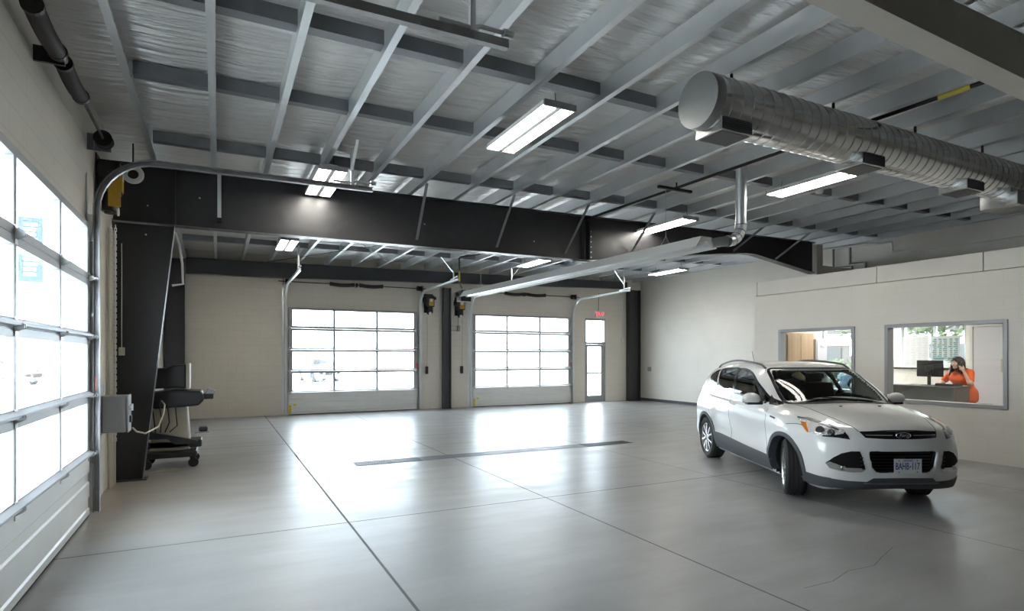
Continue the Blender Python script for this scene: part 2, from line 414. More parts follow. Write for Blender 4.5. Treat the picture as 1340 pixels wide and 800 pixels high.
window(4, XR + .06, XR + .16, 6.84, 8.2, 1.45, 2.5, mull=(7.5,), lab='outside window of the office behind the hung posters')
window(3, XR + 0.06, XR + 0.16, EW[0], EW[1], EW[2], EW[3], mull=(8.98,), lab='outside lobby window seen through the far office window')
# ------------------------------------------------------------------ steel frame
def steel(n, lab, cat, loc): 
    o = thing(n, lab, cat, loc); o['kind'] = 'structure'; return o
FY = 9.4
# middle frame: tapered column + rafter web with flanges
o = steel('steel_column', 'charcoal tapered steel column beside the left overhead door', 'column', (-1.1, FY, 0))
MB().prism([(XL + .004, 0.012), (-.925, 0.012), (-.548, 3.488), (XL + .004, 3.488)], 'y', FY - 0.006, FY + 0.006).build('web', 'charcoal', o)
mb = MB(); mb.bar((-.917, FY, 0.012), (-.541, FY, 3.488), 0.2, 0.014, (1, 0, 0)); mb.build('inner_flange', 'charcoal', o)
MB().box(XL + .002, XL + .016, FY - .1, FY + .1, .012, 3.488).build('outer_flange', 'charcoal', o)
MB().box(XL + .002, -.86, FY - .12, FY + .12, 0, .012).build('base_plate', 'charcoal', o)
BOT = [(XL, 3.5), (-.52, 3.5), (2.6, 3.505), (6.32, 3.52), (8.4, 3.775), (10.6, 4.0), (10.9, 4.0), (12.97, 3.70)]
def btop(x): return zp(x) - 0.012
o = steel('steel_beam', 'deep charcoal roof beam crossing the middle of the bay', 'beam', (6, FY, 3.5))
top = [(12.97, btop(12.97)), (XL + .004, btop(XL))]
MB().prism([(XL + .004, 3.5)] + [(x, z + .012) for x, z in BOT[1:]] + top, 'y', FY - 0.006, FY + 0.006).build('web', 'charcoal', o)
mb = MB()
for a, b in zip(BOT, BOT[1:]): mb.bar((max(a[0], XL + .004), FY, a[1] + .006), (b[0], FY, b[1] + .006), 0.2, 0.012)
mb.build('bottom_flange', 'charcoal', o)
MB().prism([(XL + .004, btop(XL)), (12.97, btop(12.97)), (12.97, btop(12.97) - .012), (XL + .004, btop(XL) - .012)], 'y', FY - .1, FY + .1).build('top_flange', 'charcoal', o)
for x, zb in ((-.53, 3.512), (6.26, 3.53), (6.38, 3.53)):
    MB().box(x - .008, x + .008, FY - .1, FY - .007, zb, btop(x) - .013).build('stiffener', 'charcoal', o)
MB().box(6.1, 6.54, FY - .1, FY + .1, 3.49, 3.512).build('splice_plate', 'charcoal', o)
mb = MB()
for x, z in ((-.23, 3.93), (-.86, 3.75), (-.88, 3.35), (3.1, 3.9), (5.2, 3.8)): mb.cyl((x, FY - .007, z), (x, FY - .014, z), .012, 8)
for k in range(6): mb.cyl((6.46, FY - .007, 3.6 + .1 * k), (6.46, FY - .02, 3.6 + .1 * k), .014, 6)
mb.build('bolts', 'zinc', o)
MB().box(12.985, 13.2, FY - .12, FY + .1, 3.35, 4.4).build('pilaster', 'plaster'); struct(bpy.data.objects['pilaster']).name = 'trim_3'
MB().box(13.2, XR - .11, FY - .12, FY + .1, 3.35, 3.9).build('trim_4', 'plaster'); struct(bpy.data.objects['trim_4'])

# near frame beam, cream painted
NY = 2.42
o = steel('steel_beam', 'cream painted roof beam overhead at the near right', 'beam', (8, NY, 4.2))
def nb(x): return 3.985 - .029 * (x - 3.37)
MB().prism([(2.2, nb(2.2)), (XR - .01, nb(XR)), (XR - .01, nb(XR) + .014), (2.2, nb(2.2) + .014)], 'y', 2.325, 2.515).build('bottom_flange', 'creampaint', o)
MB().prism([(2.2, nb(2.2) + .014), (XR - .01, nb(XR) + .014), (XR - .01, btop(XR)), (2.2, btop(2.2))], 'y', NY - .006, NY + .006).build('web', 'creampaint', o)
# rear wall frame: eave beam, corner columns, middle wind column
o = steel('steel_beam', 'slate grey eave beam along the top of the rear wall', 'beam', (6, YB - .15, 3.9))
def rb(x): return 3.89 + 0.026 * max(0, x - 1)
MB().prism([(-.75, 3.89), (1, 3.89), (13.75, rb(13.75)), (13.75, btop(13.75)), (-.75, btop(-.75))], 'y', YB - .16, YB - .148).build('web', 'slate', o)
MB().prism([(-.75, 3.878), (1, 3.878), (13.75, rb(13.75) - .012), (13.75, rb(13.75)), (1, 3.89), (-.75, 3.89)], 'y', YB - .25, YB - .06).build('bottom_flange', 'slate', o)
o = steel('steel_column', 'dark steel column in the far left corner', 'column', (-1, YB - .16, 0))
MB().box(-1.25, -.79, YB - .17, YB - .155, .01, 4.25).build('web', 'slate', o)
MB().box(-.79, -.775, YB - .26, YB - .06, .01, 4.25).build('flange', 'slate', o)
MB().box(-1.25, -1.235, YB - .26, YB - .06, .01, 4.25).build('flange', 'slate', o)
MB().box(-1.255, -.76, YB - .27, YB - .05, 0, .01).build('base_plate', 'slate', o)
o = steel('steel_column', 'slim slate steel column between the two rear overhead doors', 'column', (6.55, YB - .12, 0))
MB().box(6.43, 6.445, YB - .24, YB - .01, .01, 3.87).box(6.655, 6.67, YB - .24, YB - .01, .01, 3.87).build('flange', 'slate', o)
MB().box(6.445, 6.655, YB - .13, YB - .12, .01, 3.87).build('web', 'slate', o)
MB().box(6.4, 6.7, YB - .26, YB - .005, 0, .01).build('base_plate', 'slate', o)
o = steel('steel_column', 'wide charcoal steel column in the far right corner', 'column', (14, YB - .16, 0))
MB().box(13.79, 13.81, YB - .28, YB - .04, .01, 4.18).box(14.26, 14.28, YB - .28, YB - .04, .01, 4.18).build('flange', 'charcoal', o)
MB().box(13.81, 14.26, YB - .17, YB - .155, .01, 4.18).build('web', 'charcoal', o)
MB().box(13.76, 14.3, YB - .3, YB - .03, 0, .01).build('base_plate', 'charcoal', o)

# purlins: every one a member of its own
for k, x in enumerate(PX):
    z = zp(x); t = 0.004
    nm = ORD[k]
    lab = ('light steel roof purlin nearest the left wall' if k == 0 else '%s light steel roof purlin counted from the left wall' % nm)
    o = thing('roof_purlin', lab, 'purlin', (x, 5, z), 'roof purlins running toward the rear wall'); o['kind'] = 'structure'
    mb = MB(); y0, y1 = YN + .02, YB - .02
    mb.box(x - .033, x + .033, y0, y1, z, z + t).box(x - .033, x - .033 + t, y0, y1, z + t, z + PD - .035).box(x + .033 - t, x + .033, y0, y1, z + t, z + .018)
    mb.box(x - .033, x - .025, y0, y1, z + PD - .035, z + PD - .03)
    mb.build('channel', 'galv', o)
    if k < 3:
        mb = MB()
        for j in range(30): mb.cbox((x + .0336, 2.5 + j * .5, z + .013), (.002, .03, .008))
        mb.build('punched_slots', 'black', o)
# bridging rows between purlins
for k, (y, wd) in enumerate(((2.0, .1), (5.08, .12), (6.62, .1), (8.55, .1), (11.4, .1), (13.4, .1), (15.4, .1))):
    lab = ['beside the near cream beam', 'above the near ceiling light', 'crossing above the middle of the near bay', 'just in front of the charcoal beam', 'just behind the charcoal beam', 'over the middle of the far bay', 'nearest the rear wall'][k]
    o = thing('bridging_row', 'grey perforated bridging channels ' + lab, 'bridging', (6, y, 4.45), 'bridging rows between the purlins'); o['kind'] = 'structure'
    for a, b in zip(PX, PX[1:]):
        za = zp((a + b) / 2) + .06
        mb = MB().box(a + .036, b - .038, y - wd / 2, y + wd / 2, za, za + .004).box(a + .036, b - .038, y - wd / 2, y - wd / 2 + .004, za + .004, za + .13)
        mb.build('channel_segment', 'galvdark', o)
# flange braces from the purlins down to the charcoal beam
for k, (xb, zb, xt) in enumerate(((2.957, 3.62, 2.83), (4.43, 3.62, 4.36), (5.86, 3.62, 5.864), (7.40, 3.72, 7.368), (10.27, 4.02, 10.376), (11.63, 3.93, 11.128))):
    xt = min(PX, key=lambda p: abs(p - xb)) + .075
    o = MB().bar((xb, FY - .03, zb), (xt, FY - .72, zp(xt) + .02), .045, .006).bar((xb, FY - .03, zb + .02), (xt, FY - .72, zp(xt) + .04), .006, .045).build('flange_brace', 'galvdark')
    tag(o, '%s diagonal brace from the left on the charcoal beam' % ORD[k], 'brace', 'diagonal braces on the charcoal beam')
o = thing('hanger_strut', 'upright galvanised hanger strut on the charcoal beam near the left column', 'strut', (0.02, FY - .1, 3.6))
MB().box(-.005, .045, FY - .09, FY - .05, 3.66, zp(0) - .01).build('strut', 'galv', o); MB().box(-.01, .05, FY - .1, FY - .012, 3.6, 3.66).build('clamp', 'blackmetal', o)
# cross-bracing rods in the far bay
for k, (p, q) in enumerate((((1.2, 9.8, 4.14), (5.2, 17.4, 4.15)), ((5.4, 9.8, 4.24), (1.0, 17.4, 4.24)))):
    o = MB().tube([p, q], .007, 6).build('bracing_rod', 'blackmetal')
    tag(o, ['thin roof bracing rod rising away to the right in the far bay', 'thin roof bracing rod rising away to the left in the far bay'][k], 'rod', 'crossed bracing rods in the far bay')

# ------------------------------------------------------------------ fluorescent fixtures
def light(x, y, z, lab, L=1.34):
    o = thing('ceiling_light', lab, 'light fixture', (x, y, z), 'fluorescent lights under the purlins')
    W = .36; hy = L / 2
    mb = MB(); mb.box(x - W / 2, x + W / 2, y - hy, y + hy, z + .045, z + .05)
    for s in (-1, 1): mb.prism([(x + s * W / 2, z + .045), (x + s * (W / 2 + .006), z - .0), (x + s * W / 2, z)], 'y', y - hy, y + hy)
    mb.prism([(x - .04, z + .045), (x + .04, z + .045), (x + .028, z - .006), (x - .028, z - .006)], 'y', y - hy, y + hy)
    mb.box(x - .06, x + .06, y - hy + .05, y + hy - .05, z + .05, z + .085)
    mb.build('housing', 'white', o)
    for s in (-1, 1):
        MB().box(x - W / 2 - .004, x + W / 2 + .004, y + s * hy - .012 + .012 * s, y + s * hy + .012 + .012 * s, z - .012, z + .05).build('end_cap', 'greybox', o)
        MB().prism([(x + s * .034, z + .0), (x + s * .042, z + .04), (x + s * (W / 2 - .012), z + .04), (x + s * (W / 2 - .006), z + .0)], 'y', y - hy + .015, y + hy - .015).build('lamp_panel', 'lamp', o)
    zt = zp(x) - .0
    for s in (-1, 1):
        if zt - z > .1: MB().tube([(x, y + s * (hy - .12), z + .085), (x + .015, y + s * (hy - .1), (z + zt) / 2), (x + .02, y + s * (hy - .12), zt - .002)], .004, 6).build('hanger_wire', 'blackmetal', o)
    return o
LT = [(3.03, 5.62, 4.15, 'twin fluorescent ceiling light nearest overhead, in the middle of the near bay'),
      (1.37, 8.62, 4.15, 'fluorescent ceiling light half behind the long door track'),
      (1.40, 14.1, 4.2, 'small bright ceiling light in the far bay near the left rear door'),
      (7.66, 13.85, 4.2, 'ceiling light in the far bay behind the splice in the charcoal beam'),
      (7.76, 8.75, 4.2, 'fluorescent ceiling light just in front of the charcoal beam above the heater'),
      (12.15, 13.6, 4.22, 'ceiling light in the far bay close to the right wall'),
      (7.80, 5.62, 4.2, 'fluorescent ceiling light between the spiral duct and the flue pipe')]
for a in LT: light(*a)

# ------------------------------------------------------------------ spiral duct
DX0, DX1, DR = 3.93, 13.2, 0.245
DYc = 4.0
def dz(x): return 4.03
o = thing('spiral_duct', 'large shiny spiral air duct hanging at the upper right', 'duct', (6, DYc, 4.0))
mb = MB(); n = 40; step = .135; vs = []; prof = []
x = DX0
while x < DX1:
    prof += [(DR, x), (DR, x + step - .02), (DR + .007, x + step - .014), (DR + .007, x + step - .004), (DR, x + step)]; x += step
for r_, xx in prof:
    for j in range(n):
        t = 2 * pi * j / n; vs.append((xx + .02 * t, DYc + r_ * cos(t), dz(xx) + r_ * sin(t)))
fs = [(i * n + j, i * n + (j + 1) % n, (i + 1) * n + (j + 1) % n, (i + 1) * n + j) for i in range(len(prof) - 1) for j in range(n)]
fs = [f for f in fs if not (f[0] % n == n - 1)]
mb.add(vs, fs)
# seam row: join the last column to the first, one pitch on
k5 = 5
for i in range(len(prof) - 1):
    a, b_ = i * n + n - 1, i * n
    mb.f.append((a, b_, b_ + n, a + n)); mb.mi.append(0)
mb.build('duct_tube', 'duct', o, smooth=40)
MB().lathe([(0, DX0 - .012), (DR * .75, DX0 - .012), (DR + .004, DX0 - .004), (DR + .006, DX0 + .10), (DR - .002, DX0 + .10)], (0, DYc, dz(DX0)), 'x', 40).build('end_cap', 'ductcap', o, smooth=40)
M['grille'] = pbr('dark_grille', (0.06, 0.062, 0.065), 0.5, 0.4)
def register(x, L=.40, D=.30):
    zt = dz(x) - DR; y0 = DYc - .17; z0 = zt - .055
    r = MB().prism([(y0, z0), (DYc + .15, z0), (DYc + .15, zt + .05), (DYc + .06, zt + .01), (DYc, zt + .003), (DYc - .08, zt + .014), (y0, zt + .075)], 'x', x - L / 2, x + L / 2).build('register', 'duct', o, bevel=.004)
    mb = MB(); mb.box(x - L / 2 + .025, x + L / 2 - .025, y0 + .02, DYc + .13, z0 - .004, z0 - .001)
    mb.box(x - L / 2 + .015, x + L / 2 - .015, y0 - .004, y0 - .001, z0 + .015, zt + .06)
    mb.build('grille', 'grille', r)
    mb = MB()
    for i in range(7): mb.box(x - L / 2 + .02, x + L / 2 - .02, y0 - .008, y0 - .004, z0 + .022 + i * .016, z0 + .026 + i * .016)
    mb.build('louvre', 'galvdark', r)
for x in (4.25, 6.30, 8.35): register(x)
r = MB().box(9.25, 9.85, DYc - .22, DYc + .2, 3.66, dz(9) - DR + .05).build('branch_box', 'duct', o, bevel=.004)
for k, x in enumerate((4.5, 6.05, 7.5, 9.0)):
    xp = min(PX, key=lambda p: abs(p - x))
    MB().box(xp - .008, xp + .008, DYc - .012, DYc + .012, dz(x) + DR - .005, zp(xp) - .002).build('hanger', 'blackmetal', o)

# ------------------------------------------------------------------ tube heater, flue, gas line
P0, P1 = Vector((6.31, 6.25, 3.30)), Vector((5.93, 14.4, 3.30))
o = thing('tube_heater', 'long radiant tube heater with a pale reflector hung under the roof', 'heater', tuple(P0))
ax = (P1 - P0).normalized(); sd = ax.cross(Vector((0, 0, 1)))
prof = [(-.20, -.045), (-.10, .10), (.10, .10), (.20, -.045), (.215, -.045), (.106, .112), (-.106, .112), (-.215, -.045)]
MB().channel([P0, P1], prof).build('reflector', 'whitepanel', o)
MB().tube([P0, P1], .05, 14).build('radiant_tube', 'galv', o, smooth=50)
for q in (.02, .35, .65, .98):
    p = P0.lerp(P1, q); MB().bar(p - sd * .1 + Vector((0, 0, .118)), p + sd * .1 + Vector((0, 0, .118)), .03, .01).build('bracket', 'galvdark', o)
c = P1 + ax * .2
R = Matrix.Rotation(math.atan2(ax.y, ax.x), 3, 'Z')
bb = MB().cbox(c + Vector((0, 0, 0.0)), (.32, .30, .30), R).build('burner_box', 'blackmetal', o, bevel=.01)
MB().cyl(c - Vector((.2, .1, -.02)), c - Vector((.30, .1, -.02)), .07, 14).build('fan_housing', 'black', bb)
for q in (.1, .5, .9):
    p = P0.lerp(P1, q); zt = zp(p.x)
    MB().tube([p - sd * .1 + Vector((0, 0, .115)), p + Vector((0, 0, .26)), p + sd * .1 + Vector((0, 0, .115))], .004, 6).tube([p + Vector((0, 0, .26)), (p.x, p.y, zt - .003)], .004, 6).build('hanger_wire', 'zinc', o)
FX, FYy = 6.75, 6.02
o = thing('hanging_flue_pipe', 'grey metal flue pipe rising from the heater elbow to the roof', 'pipe', (FX, FYy, 3.3))
MB().cyl((FX, FYy, 3.58), (FX, FYy, zd(FX) - .06), .075, 20).cyl((FX, FYy, 4.15), (FX, FYy, 4.17), .079, 20).build('pipe', 'galv', o, smooth=40)
pe = Vector((FX - .26, FYy + .02, 3.33))
path = []
for i in range(9):
    t = i / 8 * pi / 2; path.append((FX - .24 + .24 * cos(t) if i else FX, FYy + .0 + .02 * (i / 8), 3.58 - .25 * sin(t)))
mb = MB(); mb.tube([(FX, FYy, 3.62)] + path, .080, 18)
mb.build('elbow', 'galv', o, smooth=30)
MB().tube([path[-1], (6.40, 6.11, 3.315), (6.335, 6.165, 3.30)], .07, 18).build('stub', 'galvdark', o, smooth=40)
mb = MB()
for i in (0, 2, 4, 6, 8):
    a = Vector(path[i]); t = i / 8 * pi / 2; d = Vector((-sin(t), 0, -cos(t))); mb.cyl(a - d * .006, a + d * .006, .085, 18)
mb.build('seam_ring', 'galvdark', o)
# black gas pipe with unistrut brackets
o = thing('gas_pipe', 'black gas pipe with yellow tag running under the purlins', 'pipe', (6.4, 6, 4.3))
gp = [(6.60, 2.95, 4.33), (6.36, 9.0, 4.33), (6.2, 13.6, 4.33), (5.75, 14.5, 4.33), (5.75, 14.5, 3.7)]
MB().tube(gp[:3], .022, 10).tube([gp[2], (5.78, 14.47, 4.33), (5.75, 14.5, 4.30), (5.75, 14.5, 3.62), (5.84, 14.54, 3.50)], .022, 10).build('pipe', 'blackmetal', o, smooth=40)
MB().tube([(6.595, 3.07, 4.33), (6.585, 3.35, 4.33)], .025, 10).build('yellow_tag', 'yellowtag', o)
MB().tube([(5.75, 14.5, 3.95), (5.75, 14.5, 3.68)], .026, 10).build('yellow_tag', 'yellowtag', o)
for k, (y, L) in enumerate(((6.95, .42), (4.2, .3))):
    x = 6.60 - .04 * (y - 2.95)
    MB().box(x - L, x + L * .6, y - .022, y + .022, 4.262, 4.302).build('strut_bracket', 'blackmetal', o)
    MB().box(x - .06, x - .045, y - .01, y + .01, 4.302, zp(x) + .0).build('strut_hanger', 'blackmetal', o)

# ------------------------------------------------------------------ overhead doors
def make_door(W, lab, name):
    # local frame: u along the door (0..W), d out of the door into the room (+), z up
    o = thing(name, lab, 'garage door', (0, 0, 0)); o['kind'] = 'structure'
    secs = [(0.02, .64), (.645, 1.255), (1.26, 1.87), (1.875, 2.485), (2.49, 3.08)]
    T = .05
    for k, (a, b) in enumerate(secs):
        if k == 0:
            pr = [(0, a), (T, a), (T, a + .06), (T - .012, a + .075), (T - .012, a + .17), (T, a + .185), (T, a + .33), (T - .012, a + .345), (T - .012, a + .43), (T, a + .445), (T, b), (0, b)]
            s = MB().prism(pr, 'x', 0.004, W - .004).build('bottom_panel', 'whitepanel', o)
            MB().box(0.004, W - .004, .005, T - .005, 0, a - .001).build('bottom_seal', 'rubber', s)
            MB().box(.01, .075, T + .001, T + .012, a + .02, a + .26).build('warning_label', 'yellowtag', s)
            MB().box(.13, .21, T + .001, T + .004, a + .24, a + .30).build('warning_label', 'yellowtag', s)
        else:
            fr = .062; mb = MB()
            mb.box(.004, W - .004, 0, T, a, a + fr).box(.004, W - .004, 0, T, b - fr, b)
            xs = [.004 + fr / 2 + .02] + [W / 3, 2 * W / 3] + [W - .004 - fr / 2 - .02]
            for i, x in enumerate(xs):
                h = .055 if i in (0, 3) else .03
                mb.box(x - h, x + h, 0, T, a + fr, b - fr)
            s = mb.build('section_frame', 'alu', o)
            for i in range(3):
                x0 = xs[i] + (.055 if i == 0 else .03); x1 = xs[i + 1] - (.055 if i == 2 else .03)
                MB().box(x0, x1, T * .10, T * .2, a + fr, b - fr).build('pane', 'doorglass', s)
            if k in (1, 2, 3):
                MB().prism([(T, a + .004), (T + .045, a + .012), (T + .045, a + .03), (T, a + .055)], 'x', .02, W - .02).build('strut_rail', 'alu', s)
        if k:
            for i, x in enumerate((.045, W / 3, 2 * W / 3, W - .045)):
                h = MB().box(x - .028, x + .028, T + .002, T + .008, a - .06, a + .065)
                h.prism([(T + .008, a - .03), (T + .055, a - .005), (T + .055, a + .02), (T + .008, a + .045)], 'x', x - .022, x - .017)
                h.prism([(T + .008, a - .03), (T + .055, a - .005), (T + .055, a + .02), (T + .008, a + .045)], 'x', x + .017, x + .022)
                if i in (0, 3):
                    e = -1 if i == 0 else 1
                    h.cyl((x - .02 * e, T + .05, a + .008), (x + .085 * e, T + .05, a + .008), .007, 8); h.cyl((x + .075 * e, T + .05, a + .008), (x + .10 * e, T + .05, a + .008), .023, 12)
                h.build('hinge', 'zinc', s)
        if k == 2: MB().box(W - .052, W - .012, T + .061, T + .065, a + .06, a + .2).build('red_tag', 'red', s)
    return o

def make_track(side, W, reach, lab, H0=3.12, ztop=3.82, mat='galv'):
    """side -1: track at u<0; +1: at u>W.  local frame as the door."""
    u = -.075 if side < 0 else W + .075
    o = thing('door_track', lab, 'door track', (0, 0, 0))
    d0 = .10
    r = ztop - H0
    path = [(u, d0, .02), (u, d0, H0)] + [(u, d0 + r - r * cos(t), H0 + r * sin(t)) for t in [pi / 2 * i / 10 for i in range(1, 11)]] + [(u, d0 + reach, ztop + .02)]
    s = side; pr = [(-.026, -.03), (.026, -.03), (.026, -.02), (-.019, -.023), (-.019, .023), (.026, .02), (.026, .03), (-.026, .03)]
    pts = [Vector(p) for p in path]; vs = []; m = len(pr)
    for i, p in enumerate(pts):
        dd = (pts[min(i + 1, len(pts) - 1)] - pts[max(i - 1, 0)]).normalized(); up = Vector((1, 0, 0)); q = dd.cross(up)
        for a, b in pr: vs.append(p + up * (-a * s) + q * b)
    fs = []
    for i in range(len(pts) - 1):
        for j in range(m): fs.append((i * m + j, i * m + (j + 1) % m, (i + 1) * m + (j + 1) % m, (i + 1) * m + j))
    fs += [tuple(range(m)), tuple(range((len(pts) - 1) * m, len(pts) * m))]
    MB().add(vs, fs).build('rail', mat, o)
    mb = MB()   # wall angle
    a0, a1 = (u - .10, u - .04) if s < 0 else (u + .04, u + .10)
    mb.box(min(a0, a1), max(a0, a1), .005, .012, .02, 3.64); e = u - .035 if s < 0 else u + .030
    mb.box(e, e + .005, .012, .085, .02, 3.2)
    mb.build('jamb_angle', 'galv', o)
    for z in (.5, 1.3, 2.1, 2.9): MB().box(u - .03, u + .03, .012, .075, z, z + .04).build('track_bracket', 'zinc', o)
    # rear hanger
    zt = 4.33
    y = d0 + reach - .28
    mb = MB().box(u - .02, u + .02, y - .002, y + .002, ztop + .05, zt).box(u - .02, u - .016, y, y + .035, ztop + .05, zt)
    mb.bar((u, y + .01, ztop + .22), (u - .36 * s, y + .01, zt), .035, .005)
    mb.build('hanger_angle', 'galv', o)
    MB().tube([(u, d0 + reach - .5, ztop + .075), (u, d0 + reach - .28, ztop + .075), (u, d0 + reach - .2, ztop + .10), (u, d0 + reach - .02, ztop + .10)], .016, 8).cyl((u, d0 + reach - .03, ztop + .10), (u, d0 + reach + .04, ztop + .10), .03, 10).build('bumper', 'zinc', o)
    return o

def make_shaft(W, lab, dd=.17, z=3.80, fat=.055):
    o = thing('torsion_spring_shaft', lab, 'torsion shaft', (0, 0, 0))
    MB().cyl((-.28, dd, z), (W + .28, dd, z), .0135, 10).build('shaft', 'blackmetal', o)
    for c0, c1 in ((W * .30, W * .475), (W * .525, W * .70)):
        pts = []; rs = []; n = 60
        L = c1 - c0
        vs = []; k = 10
        mb = MB()
        # close-wound coil as a ribbed tube, sagging a little
        prev = []
        for i in range(n + 1):
            x = c0 + L * i / n; sag = -.025 * sin(pi * i / n)
            pts.append((x, dd, z + sag)); rs.append(fat * (1.0 if i % 2 else .93))
        mb.tube(pts, rs, 14); mb.build('spring', 'spring', o, smooth=60)
        for x in (c0, c1): MB().cyl((x - .02, dd, z), (x + .02, dd, z), fat * 1.08, 14).build('winding_cone', 'blackmetal', o)
    MB().box(W / 2 - .012, W / 2 + .012, .004, dd + .03, z - .06, z + .06).cyl((W / 2 - .03, dd, z), (W / 2 + .03, dd, z), .045, 14).build('centre_bearing', 'blackmetal', o)
    for u, s in ((-.03, 1), (W + .03, -1)):
        mb = MB(); pr = []
        for i in range(13): pr.append((.072 + (.006 if i % 2 else 0), -.06 + .01 * i))
        mb.lathe([(.0, -.065), (.085, -.065)] + pr + [(.085, .065), (0, .065)], (u, dd, z), 'x', 20); mb.build('cable_drum', 'blackmetal', o, smooth=40)
        MB().box(u - .115 * s - .004, u - .115 * s + .004, .004, dd + .05, z - .09, z + .09).build('end_plate', 'galvdark', o)
        MB().tube([(u, dd - .085, z), (u + .02 * s, .085, .3)], .0025, 5).build('lift_cable', 'zinc', o)
    return o

def bake(o, mat, base):
    """move a thing built in door space to its place; the meshes keep real coordinates about the new base"""
    base = Vector(base); full = Matrix.Translation(-base) @ mat
    def rec(p):
        for c in kids(p):
            if c.type == 'MESH':
                c.data.transform(full)
                if mat.determinant() < 0: c.data.flip_normals()
            rec(c)
    rec(o); o.location = base; o['_org'] = tuple(base)
    return o
ML = Matrix(((0, 1, 0, XL + .004), (1, 0, 0, DA[0]), (0, 0, 1, 0), (0, 0, 0, 1)))
def MR(x0): return Matrix(((1, 0, 0, x0), (0, -1, 0, YB - .004), (0, 0, 1, 0), (0, 0, 0, 1)))
WL = DA[1] - DA[0]; WR = D1[1] - D1[0]
bake(make_door(WL, 'glazed overhead door in the left wall, seen steeply from the side', 'door_1'), ML, (XL + .004, DA[0], 0))
d = bake(make_door(WR, 'glazed overhead door in the rear wall, the left one beside the blank wall', 'door_2'), MR(D1[0]), (D1[0], YB - .004, 0))
d2 = copy_tree(d); d2.name = 'door_3'; d2.location.x = D2[0]; d2['label'] = 'glazed overhead door in the rear wall, the right one next to the walk-through door'
tl = bake(make_track(-1, WL, 2.95, 'near horizontal door track overhead, cut by the top of the photo'), ML, (XL, DA[0], 0)) if False else None
TG = 'overhead door tracks'
a = bake(make_track(-1, WL, 2.95, 'overhead track of the left door running across the top of the photo', H0=3.25, mat='trackgrey'), ML, (XL, DA[0], 0)); a['group'] = TG
a = bake(make_track(1, WL, 2.95, 'curved track at the far edge of the left door, above the charcoal column', H0=3.25, mat='trackgrey'), ML, (XL, DA[1], 0)); a['group'] = TG
tL = bake(make_track(-1, WR, 3.2, 'track on the left edge of the left rear overhead door', ztop=3.70), MR(D1[0]), (D1[0], YB, 0))
tR = bake(make_track(1, WR, 3.2, 'track on the right edge of the left rear overhead door', ztop=3.70), MR(D1[0]), (D1[1], YB, 0))
for t_ in (tL, tR):
    t_['group'] = TG; c = copy_tree(t_); c.location.x += D2[0] - D1[0]; c['label'] = t_['label'].replace('left rear', 'right rear')
bake(make_shaft(WL, 'thick black torsion springs on a shaft high on the left wall', dd=.17, z=3.99, fat=.062), ML, (XL, DA[0], 3.99))
s_ = bake(make_shaft(WR, 'brown torsion springs on a shaft above the left rear overhead door'), MR(D1[0]), (D1[0], YB, 3.8)); s_['group'] = 'torsion shafts of the rear doors'
c = copy_tree(s_); c.location.x = D2[0]; c['label'] = 'brown torsion springs on a shaft above the right rear overhead door'

# door operators: black jackshaft motor with yellow cover, grey gearbox, red-tagged motor
def operator(lab):
    o = thing('door_operator', lab, 'door operator', (0, 0, 0))
    MB().box(-.15, .15, .01, .02, -.30, .30).build('mounting_plate', 'blackmetal', o)
    b = MB().box(-.13, .13, .02, .24, -.12, .24).build('gear_housing', 'blackmetal', o, bevel=.015)
    MB().box(-.05, .10, .241, .252, -.09, .13).build('yellow_cover', 'yellow', b)
    MB().box(-.02, .06, .253, .258, .04, .13).build('rating_plate', 'white', b)
    MB().cyl((.0, .13, -.12), (.0, .13, -.34), .085, 18).cyl((.0, .13, -.34), (.0, .13, -.36), .06, 18).build('motor', 'black', o, smooth=40)
    MB().cyl((-.13, .13, .1), (-.19, .13, .1), .11, 20).cyl((-.16, .13, .1), (-.20, .13, .1), .02, 10).build('chain_wheel', 'blackmetal', o, smooth=40)
    MB().cyl((.13, .15, .16), (.2, .15, .16), .05, 14).build('brake', 'black', o)
    MB().cyl((.0, .2, -.33), (.0, .217, -.33), .05, 14).build('motor_label', 'white', o)
    return o
def hand_chain(p, L, lab, n_links):
    o = thing('hanging_chain', lab, 'chain', p, 'hand chains of the door operators')
    mb = MB(); x, y, z = p
    for s in (-.022, .022):
        for i in range(n_links):
            zc = z - L * (i + .5) / n_links; h = L / n_links * .62
            if i % 2: mb.tube([(x + s - .01, y, zc - h), (x + s + .01, y, zc - h), (x + s + .01, y, zc + h), (x + s - .01, y, zc + h)], .005, 5, closed=True)
            else: mb.tube([(x + s, y - .01, zc - h), (x + s, y + .01, zc - h), (x + s, y + .01, zc + h), (x + s, y - .01, zc + h)], .005, 5, closed=True)
    mb.build('links', 'zinc', o)
    return o
o1 = bake(operator('black and yellow door operator right of the left rear door'), Matrix(((1, 0, 0, 5.98), (0, -1, 0, YB), (0, 0, 1, 3.36), (0, 0, 0, 1))), (5.98, YB, 3.0)); o1['group'] = 'operators on the rear wall'
o2 = copy_tree(o1); o2.location = (7.02, YB, 2.94); o2['label'] = 'black and yellow door operator left of the right rear door'
op = operator('yellow-covered door operator high beside the charcoal column')
MB().box(-.155, -.132, .13, .25, -.30, .08).build('yellow_side_cover', 'yellow', op)
bake(op, Matrix(((0, 1, 0, XL), (1, 0, 0, 8.25), (0, 0, 1, 3.72), (0, 0, 0, 1))), (XL, 8.25, 3.4))
for x, lab in ((5.92, 'thin operator cord with black holder right of the left rear door'), (7.11, 'thin operator cord with black holder left of the right rear door')):
    o = thing('pull_cord', lab, 'cord', (x, YB - .05, 1.2), 'operator cords on the rear wall')
    MB().tube([(x, YB - .06, 1.3), (x + .01, YB - .06, 2.2), (x, YB - .07, 2.93)], .006, 6).build('cord', 'greybox', o)
    MB().box(x - .04, x + .04, YB - .08, YB - .005, 1.12, 1.36).build('push_button_station', 'black', o, bevel=.01)
